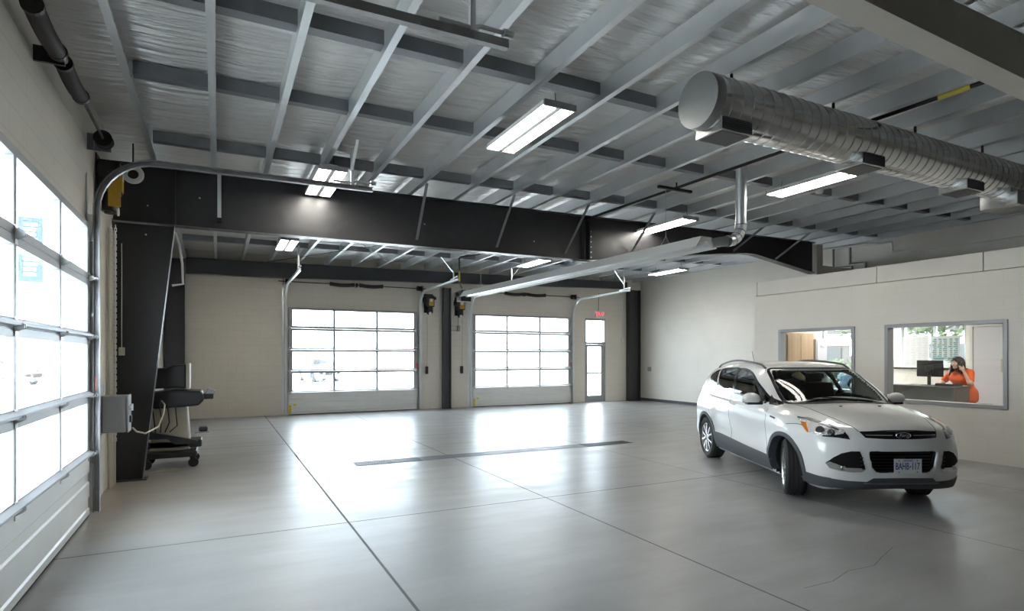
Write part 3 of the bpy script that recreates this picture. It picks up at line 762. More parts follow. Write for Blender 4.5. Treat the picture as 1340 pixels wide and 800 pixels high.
hand_chain((-1.185, 8.9, 3.35), 2.75, 'long hand chain looping down beside the charcoal column', 70)
# white ratchet wheels beside the operator of the left door
o = thing('hanging_pulley', 'white round chain wheel hanging by the left door operator', 'wheel', (-.88, 8.4, 3.95))
MB().lathe([(.06, -.02), (.105, -.02), (.118, 0), (.105, .02), (.06, .02), (.06, -.02)], (-.93, 8.5, 3.92), 'y', 24).build('rim', 'white', o, smooth=40)
MB().box(-.94, -.92, 8.495, 8.505, 4.0, 4.3).build('hook', 'blackmetal', o)
# beige conduits and pier beside the left door
for k, (y, x) in enumerate(((8.85, -1.22), (9.0, -1.22), (9.13, -1.21))):
    o = MB().cyl((x, y, 0.005), (x, y, 3.3), .022, 10).build('conduit', 'beige', smooth=40)
    tag(o, ['beige conduit on the left wall nearest the control box', 'beige conduit on the left wall, the middle one of three', 'beige conduit on the left wall nearest the charcoal column'][k], 'conduit', 'beige conduits on the left wall')
# grey control box with rotary handle and cable
o = thing('control_box', 'grey electrical control box mounted beside the charcoal column', 'control box', (XL, 8.3, .77))
MB().box(-1.255, -1.225, 8.2, 8.5, .75, 1.35).build('backing_plate', 'greybox', o)
b = MB().box(-1.224, -.975, 8.3, 8.55, .77, 1.21).build('enclosure', 'greybox', o, bevel=.012)
MB().box(-.974, -.955, 8.295, 8.555, .765, 1.215).build('box_door', 'greybox', o, bevel=.006)
MB().cyl((-.955, 8.42, 1.06), (-.93, 8.42, 1.06), .03, 14).box(-.945, -.92, 8.405, 8.435, 1.02, 1.10).build('rotary_handle', 'zinc', b)
MB().box(-.954, -.935, 8.38, 8.46, .88, .96).build('button_plate', 'black', b)
tag(MB().tube([(-.935, 8.5, .80), (-.90, 8.55, .745), (-.82, 8.7, .70), (-.70, 9.0, .75), (-.655, 9.2, .91), (-.665, 9.5, 1.0), (-.72, 9.75, 1.04)], .011, 8).build('power_cable', 'beige', smooth=True), 'pale looped cable hanging from the grey control box', 'cable')
o = thing('junction_box', 'small pale junction box on the charcoal column above the control box', 'junction box', (-1.16, 9.3, 1.72))
MB().box(-1.19, -1.12, 9.34, 9.388, 1.69, 1.80).build('box', 'beige', o, bevel=.005); MB().cyl((-1.155, 9.365, 1.80), (-1.155, 9.365, 3.2), .007, 8).build('conduit', 'beige', o)

# ------------------------------------------------------------------ diagnostic cart behind the column
cx, cy = -.62, 10.35
o = thing('diagnostic_cart', 'black diagnostic cart on castors half hidden by the charcoal column', 'cart', (cx, cy, 0))
MB().box(cx - .38, cx + .34, cy - .32, cy + .32, .16, .25).box(cx - .36, cx + .40, cy - .20, cy + .20, .29, .40).build('base_frame', 'black', o, bevel=.015)
MB().prism([(cx - .30, .25), (cx + .25, .25), (cx + .2, .95), (cx - .26, .95)], 'y', cy - .2, cy + .22).build('pedestal', 'beige', o, bevel=.02)
MB().prism([(cx - .40, .98), (cx - .2, .90), (cx + .36, .93), (cx + .44, 1.02), (cx + .40, 1.15), (cx + .05, 1.17), (cx - .40, 1.12)], 'y', cy - .34, cy + .3).build('tray', 'black', o, bevel=.03, seg=2)
MB().prism([(cx - .36, .45), (cx - .05, .45), (cx + .05, .35), (cx + .33, .35), (cx + .35, .40), (cx - .36, .58)], 'y', cy - .3, cy - .21).build('lower_shelf', 'black', o, bevel=.008)
mn = MB().prism([(cx - .30, 1.19), (cx + .06, 1.21), (cx + .19, 1.19), (cx + .19, 1.56), (cx + .02, 1.545), (cx - .08, 1.50), (cx - .30, 1.50)], 'y', cy - .26, cy + .2).build('monitor', 'black', o, bevel=.02, seg=2)
MB().box(cx + .19, cx + .24, cy - .28, cy + .22, 1.18, 1.575).build('screen_bezel', 'beige', mn, bevel=.008)
pr = MB().box(cx + .40, cx + .56, cy - .22, cy + .1, 1.02, 1.10).build('side_shelf', 'black', o, bevel=.01)
MB().cbox((cx + .52, cy - .1, 1.12), (.12, .16, .10), Matrix.Rotation(radians(25), 3, 'Y')).build('printer_tray', 'greybox', pr, bevel=.01)
sh = MB().box(cx + .30, cx + .50, cy - .2, cy + .05, .50, .52).build('side_shelf', 'greybox', o)
MB().box(cx + .36, cx + .48, cy - .18, cy - .02, .525, .585).build('battery_pack', 'black', sh, bevel=.01)
for sx in (-.32, .29):
    for sy in (-.27, .27):
        k_ = MB().box(cx + sx - .025, cx + sx + .025, cy + sy - .03, cy + sy + .03, .11, .16).build('castor', 'blackmetal', o)
        MB().cyl((cx + sx, cy + sy - .022, .072), (cx + sx, cy + sy + .022, .072), .07, 20).cyl((cx + sx, cy + sy - .025, .072), (cx + sx, cy + sy + .025, .072), .025, 10).build('wheel', 'rubber', k_, smooth=40)
mb = MB()
for i in range(4): mb.tube([(cx - .25 + .1 * i, cy - .33, 1.0), (cx - .22 + .1 * i, cy - .36, .8 - .05 * i), (cx - .2 + .06 * i, cy - .3, .55)], .01, 6)
mb.build('cables', 'black', o)
tag(MB().tube([(-.93, 9.75, .012), (-.7, 9.85, .012), (-.5, 9.72, .012), (-.45, 9.9, .012), (-.8, 10.02, .012)], .009, 6).build('power_cable', 'beige'), 'pale cable lying on the floor under the cart', 'cable')

# ------------------------------------------------------------------ walk-through door with transom, exit sign
x0, x1 = MD
o = thing('door_4', 'narrow glazed walk-through door with transom under the exit sign', 'door', (x0, YB, 0)); o['kind'] = 'structure'
yf, yb = YB - .01, YB + .12
MB().box(x0 + .003, x0 + .05, yf, yb, 0, 3.065).box(x1 - .05, x1 - .003, yf, yb, 0, 3.065).box(x0 + .05, x1 - .05, yf, yb, 3.0, 3.065).box(x0 + .05, x1 - .05, yf, yb, 2.12, 2.2).build('door_frame', 'greybox', o, bevel=.004)
MB().box(x0 + .05, x1 - .05, YB + .05, YB + .06, 2.2, 3.0).build('transom_pane', 'doorglass', o)
lf = MB().box(x0 + .055, x0 + .125, YB + .02, YB + .065, .012, 2.115).box(x1 - .175, x1 - .055, YB + .02, YB + .065, .012, 2.115).box(x0 + .125, x1 - .175, YB + .02, YB + .065, .012, .24).box(x0 + .125, x1 - .175, YB + .02, YB + .065, 2.03, 2.115).box(x0 + .125, x1 - .175, YB + .02, YB + .065, 1.05, 1.09).build('door_leaf', 'greybox', o)
MB().box(x0 + .125, x1 - .175, YB + .04, YB + .048, .24, 1.05).box(x0 + .125, x1 - .175, YB + .04, YB + .048, 1.09, 2.03).build('pane', 'doorglass', lf)
MB().box(x0 + .12, x1 - .1, YB - .02, YB + .018, 1.04, 1.09).build('push_bar', 'alu', lf)
MB().box(x1 - .35, x1 - .06, YB - .03, YB + .02, 2.06, 2.115).bar((x1 - .3, YB - .03, 2.12), (x0 + .35, YB - .05, 2.14), .02, .01).build('door_closer', 'alu', lf)
MB().box(x0, x1, YB - .03, YB + .2, 0, .012).build('threshold', 'zinc', o)
o = thing('exit_sign', 'small white exit sign with red letters above the walk-through door', 'exit sign', (12.54, YB, 3.13))
MB().box(12.38, 12.70, YB - .06, YB - .005, 3.12, 3.36).build('sign_box', 'white', o, bevel=.006)
def glyphs(mb, txt, x, z, h, y, th=.012, ax='x'):
    w = h * .55; L = {'E': [(0, 0, 0, 1), (0, 0, 1, 0), (0, .5, .85, .5), (0, 1, 1, 1)], 'X': [(0, 0, 1, 1), (0, 1, 1, 0)], 'I': [(.5, 0, .5, 1)], 'T': [(.5, 0, .5, 1), (0, 1, 1, 1)]}
    for ch in txt:
        for a, b, c, d in L[ch]: mb.bar((x + a * w, y, z + b * h), (x + c * w, y, z + d * h), .006, th * 2.4, (0, 0, 1)) if b == d else mb.bar((x + a * w, y, z + b * h), (x + c * w, y, z + d * h), th * 2.4, .006, (0, 1, 0))
        x += w + h * .22
    return mb
glyphs(MB(), 'EXIT', 12.41, 3.18, .12, YB - .064).build('exit_letters', 'exit', o)
MB().cyl((12.54, YB - .02, 3.36), (12.54, YB - .02, 4.0), .012, 8).build('conduit', 'greybox', o)
o = thing('bent_pipe', 'white bent pipe behind the top of the charcoal column', 'pipe', (-.48, 9.9, 3.0))
MB().tube([(-.545, 9.62, 3.45), (-.50, 9.75, 3.3), (-.47, 9.9, 3.05), (-.46, 9.9, 2.75), (-.60, 9.9, 2.72)], .018, 8).build('hanging_pipe', 'white', o, smooth=40)
# small wall items
def plate(name, lab, cat, a, b, mat='white', extra=None):
    o = thing(name, lab, cat, tuple((p + q) / 2 for p, q in zip(a, b)))
    MB().box(a[0], b[0], a[1], b[1], a[2], b[2]).build('cover_plate', mat, o, bevel=.004)
    if extra: MB().box(*extra).build('socket_face', 'greybox', o)
    return o
plate('wall_outlet', 'small grey outlet box on the right wall near the far corner', 'outlet', (XR - .05, 17.12, 1.12), (XR - .003, 17.28, 1.28), 'greybox', (XR - .056, XR - .051, 17.16, 17.24, 1.15, 1.25))
o = thing('wall_conduit', 'white conduit on the rear wall beside the far right column', 'conduit', (13.4, YB - .03, 1.2))
MB().cyl((13.62, YB - .03, 2.35), (13.62, YB - .03, 3.9), .014, 8).build('conduit', 'white', o); MB().box(13.57, 13.67, YB - .05, YB - .004, 2.2, 2.36).build('box', 'white', o)
o = thing('wall_conduit', 'thin bent conduit loop beside the slate column on the rear wall', 'conduit', (6.9, YB - .02, 2.6))
MB().tube([(6.72, YB - .02, 2.66), (7.0, YB - .02, 2.66), (7.0, YB - .02, 2.96)], .009, 6).tube([(6.72, YB - .02, 2.52), (7.0, YB - .02, 2.52)], .009, 6).build('conduit', 'greybox', o)
MB().box(6.96, 7.05, YB - .05, YB - .004, 2.5, 2.68).build('box', 'greybox', o)

# pipes on the upper right wall
o = thing('sprinkler_pipe', 'pale sprinkler pipe stepping down the upper right wall', 'pipe', (14.2, 9, 4.4))
MB().tube([(13.4, 10.9, 4.44), (14.3, 9.2, 4.46), (14.3, 8.8, 4.44), (14.42, 8.35, 4.42), (14.42, 8.33, 4.18), (14.42, 7.8, 4.16)], .03, 10).build('pipe', 'white', o, smooth=40)
o = thing('conduit_run', 'bunch of grey conduits stepping down behind the office roof', 'conduit', (14.4, 9.5, 3.6))
for k, (ya, zb, yc) in enumerate(((10.35, 3.95, 9.85), (9.85, 4.0, 9.35), (9.4, 4.05, 9.0))):
    MB().tube([(14.44, ya, 4.55), (14.44, ya, zb), (14.44, yc, zb - .02), (14.44, yc, 3.05)], .032, 8).build('conduit', 'greybox', o, smooth=40)
# trench drain in the floor
o = thing('trench_drain', 'long dark grated trench drain across the middle of the floor', 'drain', (4.5, 9.2, 0)); o['kind'] = 'structure'
for i in range(5):
    a = 1.9 + i * 1.06; mb = MB(); b_ = a + 1.05
    mb.box(a, b_, 9.03, 9.05, .001, .006).box(a, b_, 9.31, 9.33, .001, .006)
    k = 0; x = a
    while x < b_ - .01: mb.box(x, x + .018, 9.05, 9.31, .001, .005); x += .036
    mb.box(a, b_, 9.175, 9.19, .001, .0055)
    mb.build('grate', 'galvdark' if i in (1, 2, 3) else 'blackmetal', o)
MB().box(1.9, 7.2, 9.05, 9.31, .0002, .0008).build('channel_bed', 'black', o)
# smoke detector
o = thing('smoke_detector', 'small white smoke detector under the roof right of the duct', 'smoke detector', (9.6, 6.6, 4.3))
MB().lathe([(0, -.05), (.05, -.045), (.065, -.02), (.065, 0), (0, 0)], (PX[13], 6.3, zp(PX[13]) - .002), 'z', 16).build('body', 'white', o, smooth=50)
# ------------------------------------------------------------------ car body as a smooth solid (car space: x back from the nose, y to the car's right, z up)
def catmull(P, n=8, closed=True):
    P = [np.array(p, float) for p in P]; out = []; k = len(P)
    for i in range(k if closed else k - 1):
        a, b, c, d = (P[(i - 1) % k], P[i], P[(i + 1) % k], P[(i + 2) % k]) if closed else (P[max(i - 1, 0)], P[i], P[i + 1], P[min(i + 2, k - 1)])
        for t in np.linspace(0, 1, n, endpoint=False):
            out.append(0.5 * (2 * b + (c - a) * t + (2 * a - 5 * b + 4 * c - d) * t * t + (3 * b - a - 3 * c + d) * t ** 3))
    if not closed: out.append(P[-1])
    return np.array(out)
CARP = [(.30, .235), (.14, .245), (.06, .29), (.03, .36), (.008, .45), (0, .56), (.004, .68), (.022, .78), (.055, .85), (.105, .91), (.19, .955), (.36, 1.005), (.6, 1.058), (.85, 1.10), (1.05, 1.122), (1.15, 1.14), (1.24, 1.185),
        (1.45, 1.325), (1.70, 1.455), (1.92, 1.555), (2.08, 1.60), (2.35, 1.632), (2.7, 1.645), (3.1, 1.638), (3.5, 1.61), (3.9, 1.565), (4.09, 1.535), (4.17, 1.48), (4.25, 1.34), (4.345, 1.16), (4.41, 1.0), (4.45, .88), (4.49, .76), (4.505, .62), (4.50, .47), (4.44, .36), (4.25, .29), (3.9, .255), (3.0, .225), (2.0, .22), (1.0, .225)]
_pl = catmull(CARP, 6)
def _sd2(x, z, pl=None):
    pl = _pl if pl is None else pl
    a = pl; b = np.roll(pl, -1, 0); sh = x.shape; x = x.ravel(); z = z.ravel(); out = np.empty_like(x)
    for s in range(0, len(x), 40000):
        px = x[s:s + 40000, None]; pz = z[s:s + 40000, None]
        dx, dz_ = (b - a)[:, 0], (b - a)[:, 1]
        t = np.clip(((px - a[:, 0]) * dx + (pz - a[:, 1]) * dz_) / (dx * dx + dz_ * dz_ + 1e-12), 0, 1)
        d = np.sqrt(((px - a[:, 0] - t * dx) ** 2 + (pz - a[:, 1] - t * dz_) ** 2).min(1))
        cr = ((a[:, 1] > pz) != (b[:, 1] > pz)) & (px < dx * (pz - a[:, 1]) / (dz_ + 1e-12) + a[:, 0])
        out[s:s + 40000] = np.where(cr.sum(1) % 2 == 1, -d, d)
    return out.reshape(sh)
_gx = np.linspace(-1.2, 6.0, 1441); _gz = np.linspace(-.4, 2.2, 521)
_G = _sd2(*np.meshgrid(_gx, _gz, indexing='ij'))
def _lut(x, z):
    fx = np.clip((x + 1.2) / .005, 0, 1439.999); fz = np.clip((z + .4) / .005, 0, 519.999)
    i = fx.astype(int); j = fz.astype(int); u = fx - i; v = fz - j
    return _G[i, j] * (1 - u) * (1 - v) + _G[i + 1, j] * u * (1 - v) + _G[i, j + 1] * (1 - u) * v + _G[i + 1, j + 1] * u * v
def sstep(a, b, x): t = np.clip((x - a) / (b - a), 0, 1); return t * t * (3 - 2 * t)
_wz = catmull([(.15, .80), (.24, .845), (.34, .885), (.46, .903), (.58, .902), (.70, .912), (.80, .921), (.88, .917), (.97, .895), (1.05, .868), (1.15, .848), (1.25, .820), (1.36, .778), (1.5, .69), (1.62, .60), (1.75, .50), (1.9, .40)], 10, False)
def halfw(x, z):
    w = np.interp(z, _wz[:, 0], _wz[:, 1])
    for xw in (.90, 3.59): w = w + .016 * np.exp(-((x - xw) / .42) ** 4) * np.exp(-((z - .62) / .30) ** 2)
    w = w - .018 * np.exp(-((x - 2.25) / .75) ** 4) * np.exp(-((z - .56) / .10) ** 2)          # door scallop
    zl = .955 + .035 * (x - 1)
    w = w + .010 * np.exp(-((z - zl) / .022) ** 2) * sstep(.9, 1.3, x) * sstep(4.3, 3.9, x)
    w = w * (1 - .05 * sstep(3.3, 4.5, x)) * (1 - .035 * sstep(1.1, .3, x))
    w = w - .07 * sstep(3.2, 4.3, x) * sstep(1.0, 1.5, z)
    return w
def bow(y): q = np.minimum(np.abs(y) / .935, .9985); return .78 * (1 - (1 - q ** 2.55) ** (1 / 2.55))
def body(p):
    x, y, z = p[..., 0], np.abs(p[..., 1]), p[..., 2]
    hood = sstep(1.45, 1.0, x)
    cr = .075
    zz = z + cr * (y / .9) ** 2
    bl = sstep(1.25, .45, x); bf = bow(y)
    br = .42 * (np.minimum(y / .93, 1.0)) ** 3.2 * sstep(3.7, 4.3, x)
    xx = x - bf * bl + br + .16 * (y / .8) ** 2 * -sstep(1.0, 1.3, x) * sstep(2.2, 1.6, x)
    # hood: raised centre panel with creases, fascia shaping
    f1 = _lut(xx, zz)
    slope = np.clip((bow(y + .01) - bow(y - .01)) / .02, 0, 6) * bl
    near = sstep(.75, .2, xx)
    f1 = f1 / np.sqrt(1 + slope ** 2 * near)
    f1 = f1 - .012 * hood * sstep(.25, .5, x) * (sstep(.74, .62, y + .10 * (1 - x)))
    f2 = y - halfw(x, z)
    k = np.where(z > 1.0, .13, .10) * 1.0
    h = np.maximum(k - np.abs(f1 - f2), 0) / k
    return np.maximum(f1, f2) + h * h * k * .25
def cast(o, d, tmax=3.0, n=150):
    """first hit of rays with the solid; o, d arrays (N,3)"""
    t = np.linspace(0, tmax, n); hit = np.full(len(o), np.nan); prev = body(o); done = np.zeros(len(o), bool); lo = np.zeros(len(o)); hi = np.zeros(len(o))
    for a, b in zip(t, t[1:]):
        v = body(o + d * b); c = (~done) & (v < 0) & (prev >= 0); lo[c] = a; hi[c] = b; done |= c; prev = v
    for _ in range(26):
        m_ = (lo + hi) / 2; v = body(o + d * m_[:, None]); ins = v < 0; hi = np.where(ins, m_, hi); lo = np.where(ins, lo, m_)
    r_ = o + d * hi[:, None]; r_[~done] = np.nan
    return r_
def bnormal(p, e=.006):
    g_ = np.stack([body(p + np.eye(3)[i] * e) - body(p - np.eye(3)[i] * e) for i in range(3)], -1)
    return g_ / (np.linalg.norm(g_, axis=-1, keepdims=True) + 1e-9)
CAR_K = 0.98; CAR_A = radians(64.5); CAR_FR = (6.255, 4.775)
_R = Matrix.Rotation(CAR_A, 3, 'Z')
_fr = _R @ Vector((.90, .77, 0)) * CAR_K
STEER = -21
CAR_LOC = (CAR_FR[0] - _fr.x, CAR_FR[1] - _fr.y, 0)
def dcdt(poly, step):
    """fill a 2-D outline with triangles no larger than about step"""
    from mathutils.geometry import delaunay_2d_cdt
    poly = np.array(poly, float); pts = []
    for a, b in zip(poly, np.roll(poly, -1, 0)):
        n = max(1, int(np.ceil(np.linalg.norm(b - a) / step)))
        for i in range(n): pts.append(a + (b - a) * i / n)
    nb_ = len(pts); bd = np.array(pts)
    lo, hi = bd.min(0), bd.max(0)
    gx = np.arange(lo[0] + step / 2, hi[0], step); gy = np.arange(lo[1] + step / 2, hi[1], step)
    if len(gx) and len(gy):
        q = np.stack(np.meshgrid(gx, gy, indexing='ij'), -1).reshape(-1, 2)
        sd = _sd2(q[:, 0].copy(), q[:, 1].copy(), bd); q = q[sd < -step * .4]; pts += list(q)
    r_ = delaunay_2d_cdt([Vector(p) for p in pts], [(i, (i + 1) % nb_) for i in range(nb_)], [], 1, 1e-6)
    return np.array([tuple(v) for v in r_[0]]), [tuple(f) for f in r_[2]]
def proj(p2, mode):
    p2 = np.asarray(p2, float); n = len(p2); o = np.zeros((n, 3)); d = np.zeros((n, 3))
    if mode == 'side': o[:, 0] = p2[:, 0]; o[:, 1] = 1.3; o[:, 2] = p2[:, 1]; d[:, 1] = -1; tm = 1.28
    elif mode == 'front': o[:, 0] = -.5; o[:, 1] = p2[:, 0]; o[:, 2] = p2[:, 1]; d[:, 0] = 1; tm = 2.2
    elif mode == 'rear': o[:, 0] = 5; o[:, 1] = p2[:, 0]; o[:, 2] = p2[:, 1]; d[:, 0] = -1; tm = 2.2
    elif mode == 'top': o[:, 0] = p2[:, 0]; o[:, 1] = p2[:, 1]; o[:, 2] = 2.2; d[:, 2] = -1; tm = 2.0
    else:   # diag: seen from the front right corner, (s, z)
        e = np.array([cos(DIAG), sin(DIAG), 0]); v = np.array([sin(DIAG), -cos(DIAG), 0])
        o[:] = e * p2[:, :1] - v * 1.6; o[:, 2] = p2[:, 1]; d[:] = v; tm = 3.0
    return cast(o, d, tm, 240)
DIAG = radians(50)
def patch(mb, poly, mode, step=.03, off=.003, inset=.015, mirror=False, sides=(1,), flat=False):
    v2, fs = dcdt(poly, step); p = proj(v2, mode)
    if np.isnan(p).any():
        ok = ~np.isnan(p).any(1); idx = np.where(ok)[0]
        for i in np.where(~ok)[0]: p[i] = p[idx[np.argmin(((v2[idx] - v2[i]) ** 2).sum(1))]]
    if flat:
        B_ = lambda q: np.stack([np.ones(len(q)), q[:, 0], q[:, 0] ** 2, q[:, 1] ** 2, q[:, 0] * q[:, 1] ** 2, q[:, 0] ** 3], 1)
        sd_ = -_sd2(v2[:, 0].copy(), v2[:, 1].copy(), np.array(poly, float)); use = sd_ > .05
        co_ = np.linalg.lstsq(B_(v2[use]), p[use, 2], rcond=None)[0]; p[:, 2] += sstep(0, .05, sd_) * (B_(v2) @ co_ - p[:, 2])
    nn = bnormal(p); a = p + nn * off; b = p - nn * inset
    cnt = {}
    for f in fs:
        for i in range(len(f)): cnt[tuple(sorted((f[i], f[i - 1])))] = cnt.get(tuple(sorted((f[i], f[i - 1]))), 0) + 1
    tri = p[np.array([f[:3] for f in fs])]; up_ = np.einsum('ij,ij->i', np.cross(tri[:, 1] - tri[:, 0], tri[:, 2] - tri[:, 0]), nn[[f[0] for f in fs]]).sum()
    for s in sides:
        q = np.array([1, s, 1]); N_ = len(a); fs_ = fs if up_ * s > 0 else [f[::-1] for f in fs]
        F = list(fs_) + [(i, j, j + N_, i + N_) for (i, j), c_ in cnt.items() if c_ == 1]
        mb.add([tuple(t) for t in a * q] + [tuple(t) for t in b * q], F)
    return mb
def ribbon(mb, pts, mode, w=.008, off=.002, sides=(1,), step=.03, inset=.006):
    pts = catmull(pts, 6, False); t = np.gradient(pts, axis=0); t /= np.linalg.norm(t, axis=1, keepdims=True) + 1e-9; nn = np.stack([-t[:, 1], t[:, 0]], 1)
    poly = np.concatenate([pts + nn * w / 2, (pts - nn * w / 2)[::-1]])
    k = len(pts); p = proj(np.concatenate([pts + nn * w / 2, pts - nn * w / 2]), mode); N_ = bnormal(p)
    ok = ~np.isnan(p).any(1)
    for s in sides:
        q = np.array([1, s, 1]); a = (p + N_ * off) * q; b = (p - N_ * inset) * q
        vs = np.concatenate([a, b]); fs = []
        for i in range(k - 1):
            if ok[i] and ok[i + 1] and ok[k + i] and ok[k + i + 1]:
                fs += [(i, i + 1, k + i + 1, k + i), (i, i + 1, 2 * k + i + 1, 2 * k + i), (k + i, k + i + 1, 3 * k + i + 1, 3 * k + i)]
        mb.add([tuple(t_) if not np.isnan(t_).any() else (0, 0, .6) for t_ in vs], fs)
    return mb
# ------------------------------------------------------------------ build the car
M['carpaint'] = pbr('white_car_paint', (0.80, 0.80, 0.785), 0.32, coat=1.0)
M['cladding'] = pbr('grey_cladding', (0.075, 0.08, 0.088), 0.55)
M['cabin'] = pbr('dark_cabin_trim', (0.022, 0.022, 0.023), 0.7)
M['seat'] = pbr('charcoal_seat_cloth', (0.03, 0.03, 0.032), 0.8)
M['gloss'] = pbr('gloss_black', (0.008, 0.008, 0.009), 0.12)
M['carglass'] = glass_mat('windscreen_glass', 0.0, (0.62, 0.68, 0.66), 0.4)
M['privacy'] = glass_mat('tinted_side_glass', 0.0, (0.22, 0.24, 0.24), 1.25)
M['lens'] = glass_mat('clear_lens', 0.0, (0.95, 0.96, 0.97), 0.9)
M['reflector'] = pbr('lamp_reflector', (0.62, 0.62, 0.62), 0.22, 0.9, bump=0.9, nscale=38, bdist=.02)
M['lampdark'] = pbr('lamp_bezel', (0.10, 0.10, 0.105), 0.25, 0.6)
M['amber'] = pbr('amber_lens', (0.85, 0.22, 0.02), 0.2, coat=1)
M['tail'] = pbr('red_lens', (0.35, 0.01, 0.01), 0.2, coat=1)
M['rim'] = pbr('bright_alloy', (0.74, 0.74, 0.75), 0.2, 0.9)
M['tyre'] = pbr('tyre_rubber', (0.022, 0.022, 0.023), 0.7)
M['plateblue'] = pbr('plate_blue', (0.02, 0.05, 0.20), 0.5)
M['platewhite'] = pbr('plate_white', (0.80, 0.81, 0.82), 0.4)
M['badge'] = pbr('badge_navy', (0.012, 0.02, 0.06), 0.2, coat=1)

def text_mesh(mb, s, size, mat4, depth=.002, shear=0.0, spacing=1.0):
    cu = bpy.data.curves.new('t', 'FONT'); cu.body = s; cu.size = size; cu.extrude = depth / 2; cu.align_x = 'CENTER'; cu.align_y = 'CENTER'; cu.shear = shear; cu.space_character = spacing; cu.resolution_u = 3
    ob = bpy.data.objects.new('t', cu); COL.objects.link(ob)
    me = ob.to_mesh(); mb.add([mat4 @ v.co for v in me.vertices], [tuple(p.vertices) for p in me.polygons]); ob.to_mesh_clear()
    bpy.data.objects.remove(ob); bpy.data.curves.remove(cu); return mb

WHL = ((.90, .345), (3.59, .345))
SIDEW = [[(1.30, 1.075), (2.40, 1.145), (2.56, 1.155), (2.72, 1.47), (2.70, 1.53), (2.45, 1.522), (2.15, 1.462), (1.80, 1.325), (1.50, 1.18)],
         [(2.62, 1.165), (3.18, 1.222), (3.34, 1.36), (3.45, 1.47), (3.42, 1.51), (3.1, 1.535), (2.80, 1.535), (2.76, 1.47)],
         [(3.26, 1.235), (3.62, 1.285), (3.80, 1.33), (3.86, 1.39), (3.74, 1.452), (3.52, 1.495), (3.50, 1.46), (3.38, 1.33)]]
WSR = [(1.015, 0), (1.035, .3), (1.10, .54), (1.20, .66), (1.30, .70), (1.465, .706), (1.75, .662), (1.99, .60), (1.965, .42), (1.93, .2), (1.92, 0)]
def sym(h): return h + [(x, -y) for x, y in h[::-1] if y > 1e-6]
def shrink(poly, d):
    P = np.array(poly, float); k = len(P); out = []
    ar = np.sum(P[:, 0] * np.roll(P[:, 1], -1) - np.roll(P[:, 0], -1) * P[:, 1]); sg = 1 if ar > 0 else -1
    for i in range(k):
        a = P[i] - P[i - 1]; b = P[(i + 1) % k] - P[i]; a /= np.linalg.norm(a); b /= np.linalg.norm(b)
        n = np.array([-a[1] - b[1], a[0] + b[0]]) * sg; n /= np.linalg.norm(n) + 1e-9
        c_ = max(.5, np.dot(n, np.array([-a[1], a[0]]) * sg)); out.append(tuple(P[i] + n * d / c_))
    return out
def dens(poly, n=5): return [tuple(p) for p in catmull(poly, n)]

h_ = .02
ax_ = [np.arange(-.06, 4.62, h_), np.arange(-1.02, 1.03, h_), np.arange(.14, 1.74, h_)]
G3 = np.stack(np.meshgrid(*ax_, indexing='ij'), -1)
fb = body(G3); X_, Y_, Z_ = G3[..., 0], np.abs(G3[..., 1]), G3[..., 2]
fc = fb.copy()
for i, (xw, zw) in enumerate(WHL):
    fc = np.maximum(fc, -np.maximum(np.hypot(X_ - xw, Z_ - zw) - .392, (.42 if i == 0 else .60) - Y_))
cav = np.maximum.reduce([fb + .045, .74 - Z_, 1.32 - X_, X_ - 4.05]); fc = np.maximum(fc, -cav)
for w_ in SIDEW:
    sx, sz = np.meshgrid(ax_[0], ax_[2], indexing='ij'); sd = _sd2(sx, sz, np.array(shrink(dens(w_, 4), .022)))[:, None, :]
    fc = np.maximum(fc, -np.maximum(np.maximum(np.broadcast_to(sd, fc.shape), .42 - Y_), -(fb + .10)))
sx, sy = np.meshgrid(ax_[0], ax_[1], indexing='ij')
ws_in = [(x, y) if x > 1.25 else (1.25, y) for x, y in shrink(sym(WSR), .05)]
sd = _sd2(sx, sy, np.array(ws_in))[:, :, None]
fc = np.maximum(fc, -np.maximum(np.maximum(np.broadcast_to(sd, fc.shape), 1.12 - Z_), -(fb + .12)))
# fascia openings
for poly, dep in (([(.375, .665), (-.375, .665), (-.34, .50), (-.295, .445), (.295, .445), (.34, .50)], .10),):
    sy2, sz2 = np.meshgrid(ax_[1], ax_[2], indexing='ij'); sd = _sd2(sy2, sz2, np.array(shrink(poly, -.004)))[None]
    fc = np.maximum(fc, -np.maximum(np.maximum(np.broadcast_to(sd, fc.shape), X_ - .3), -(fb + dep)))

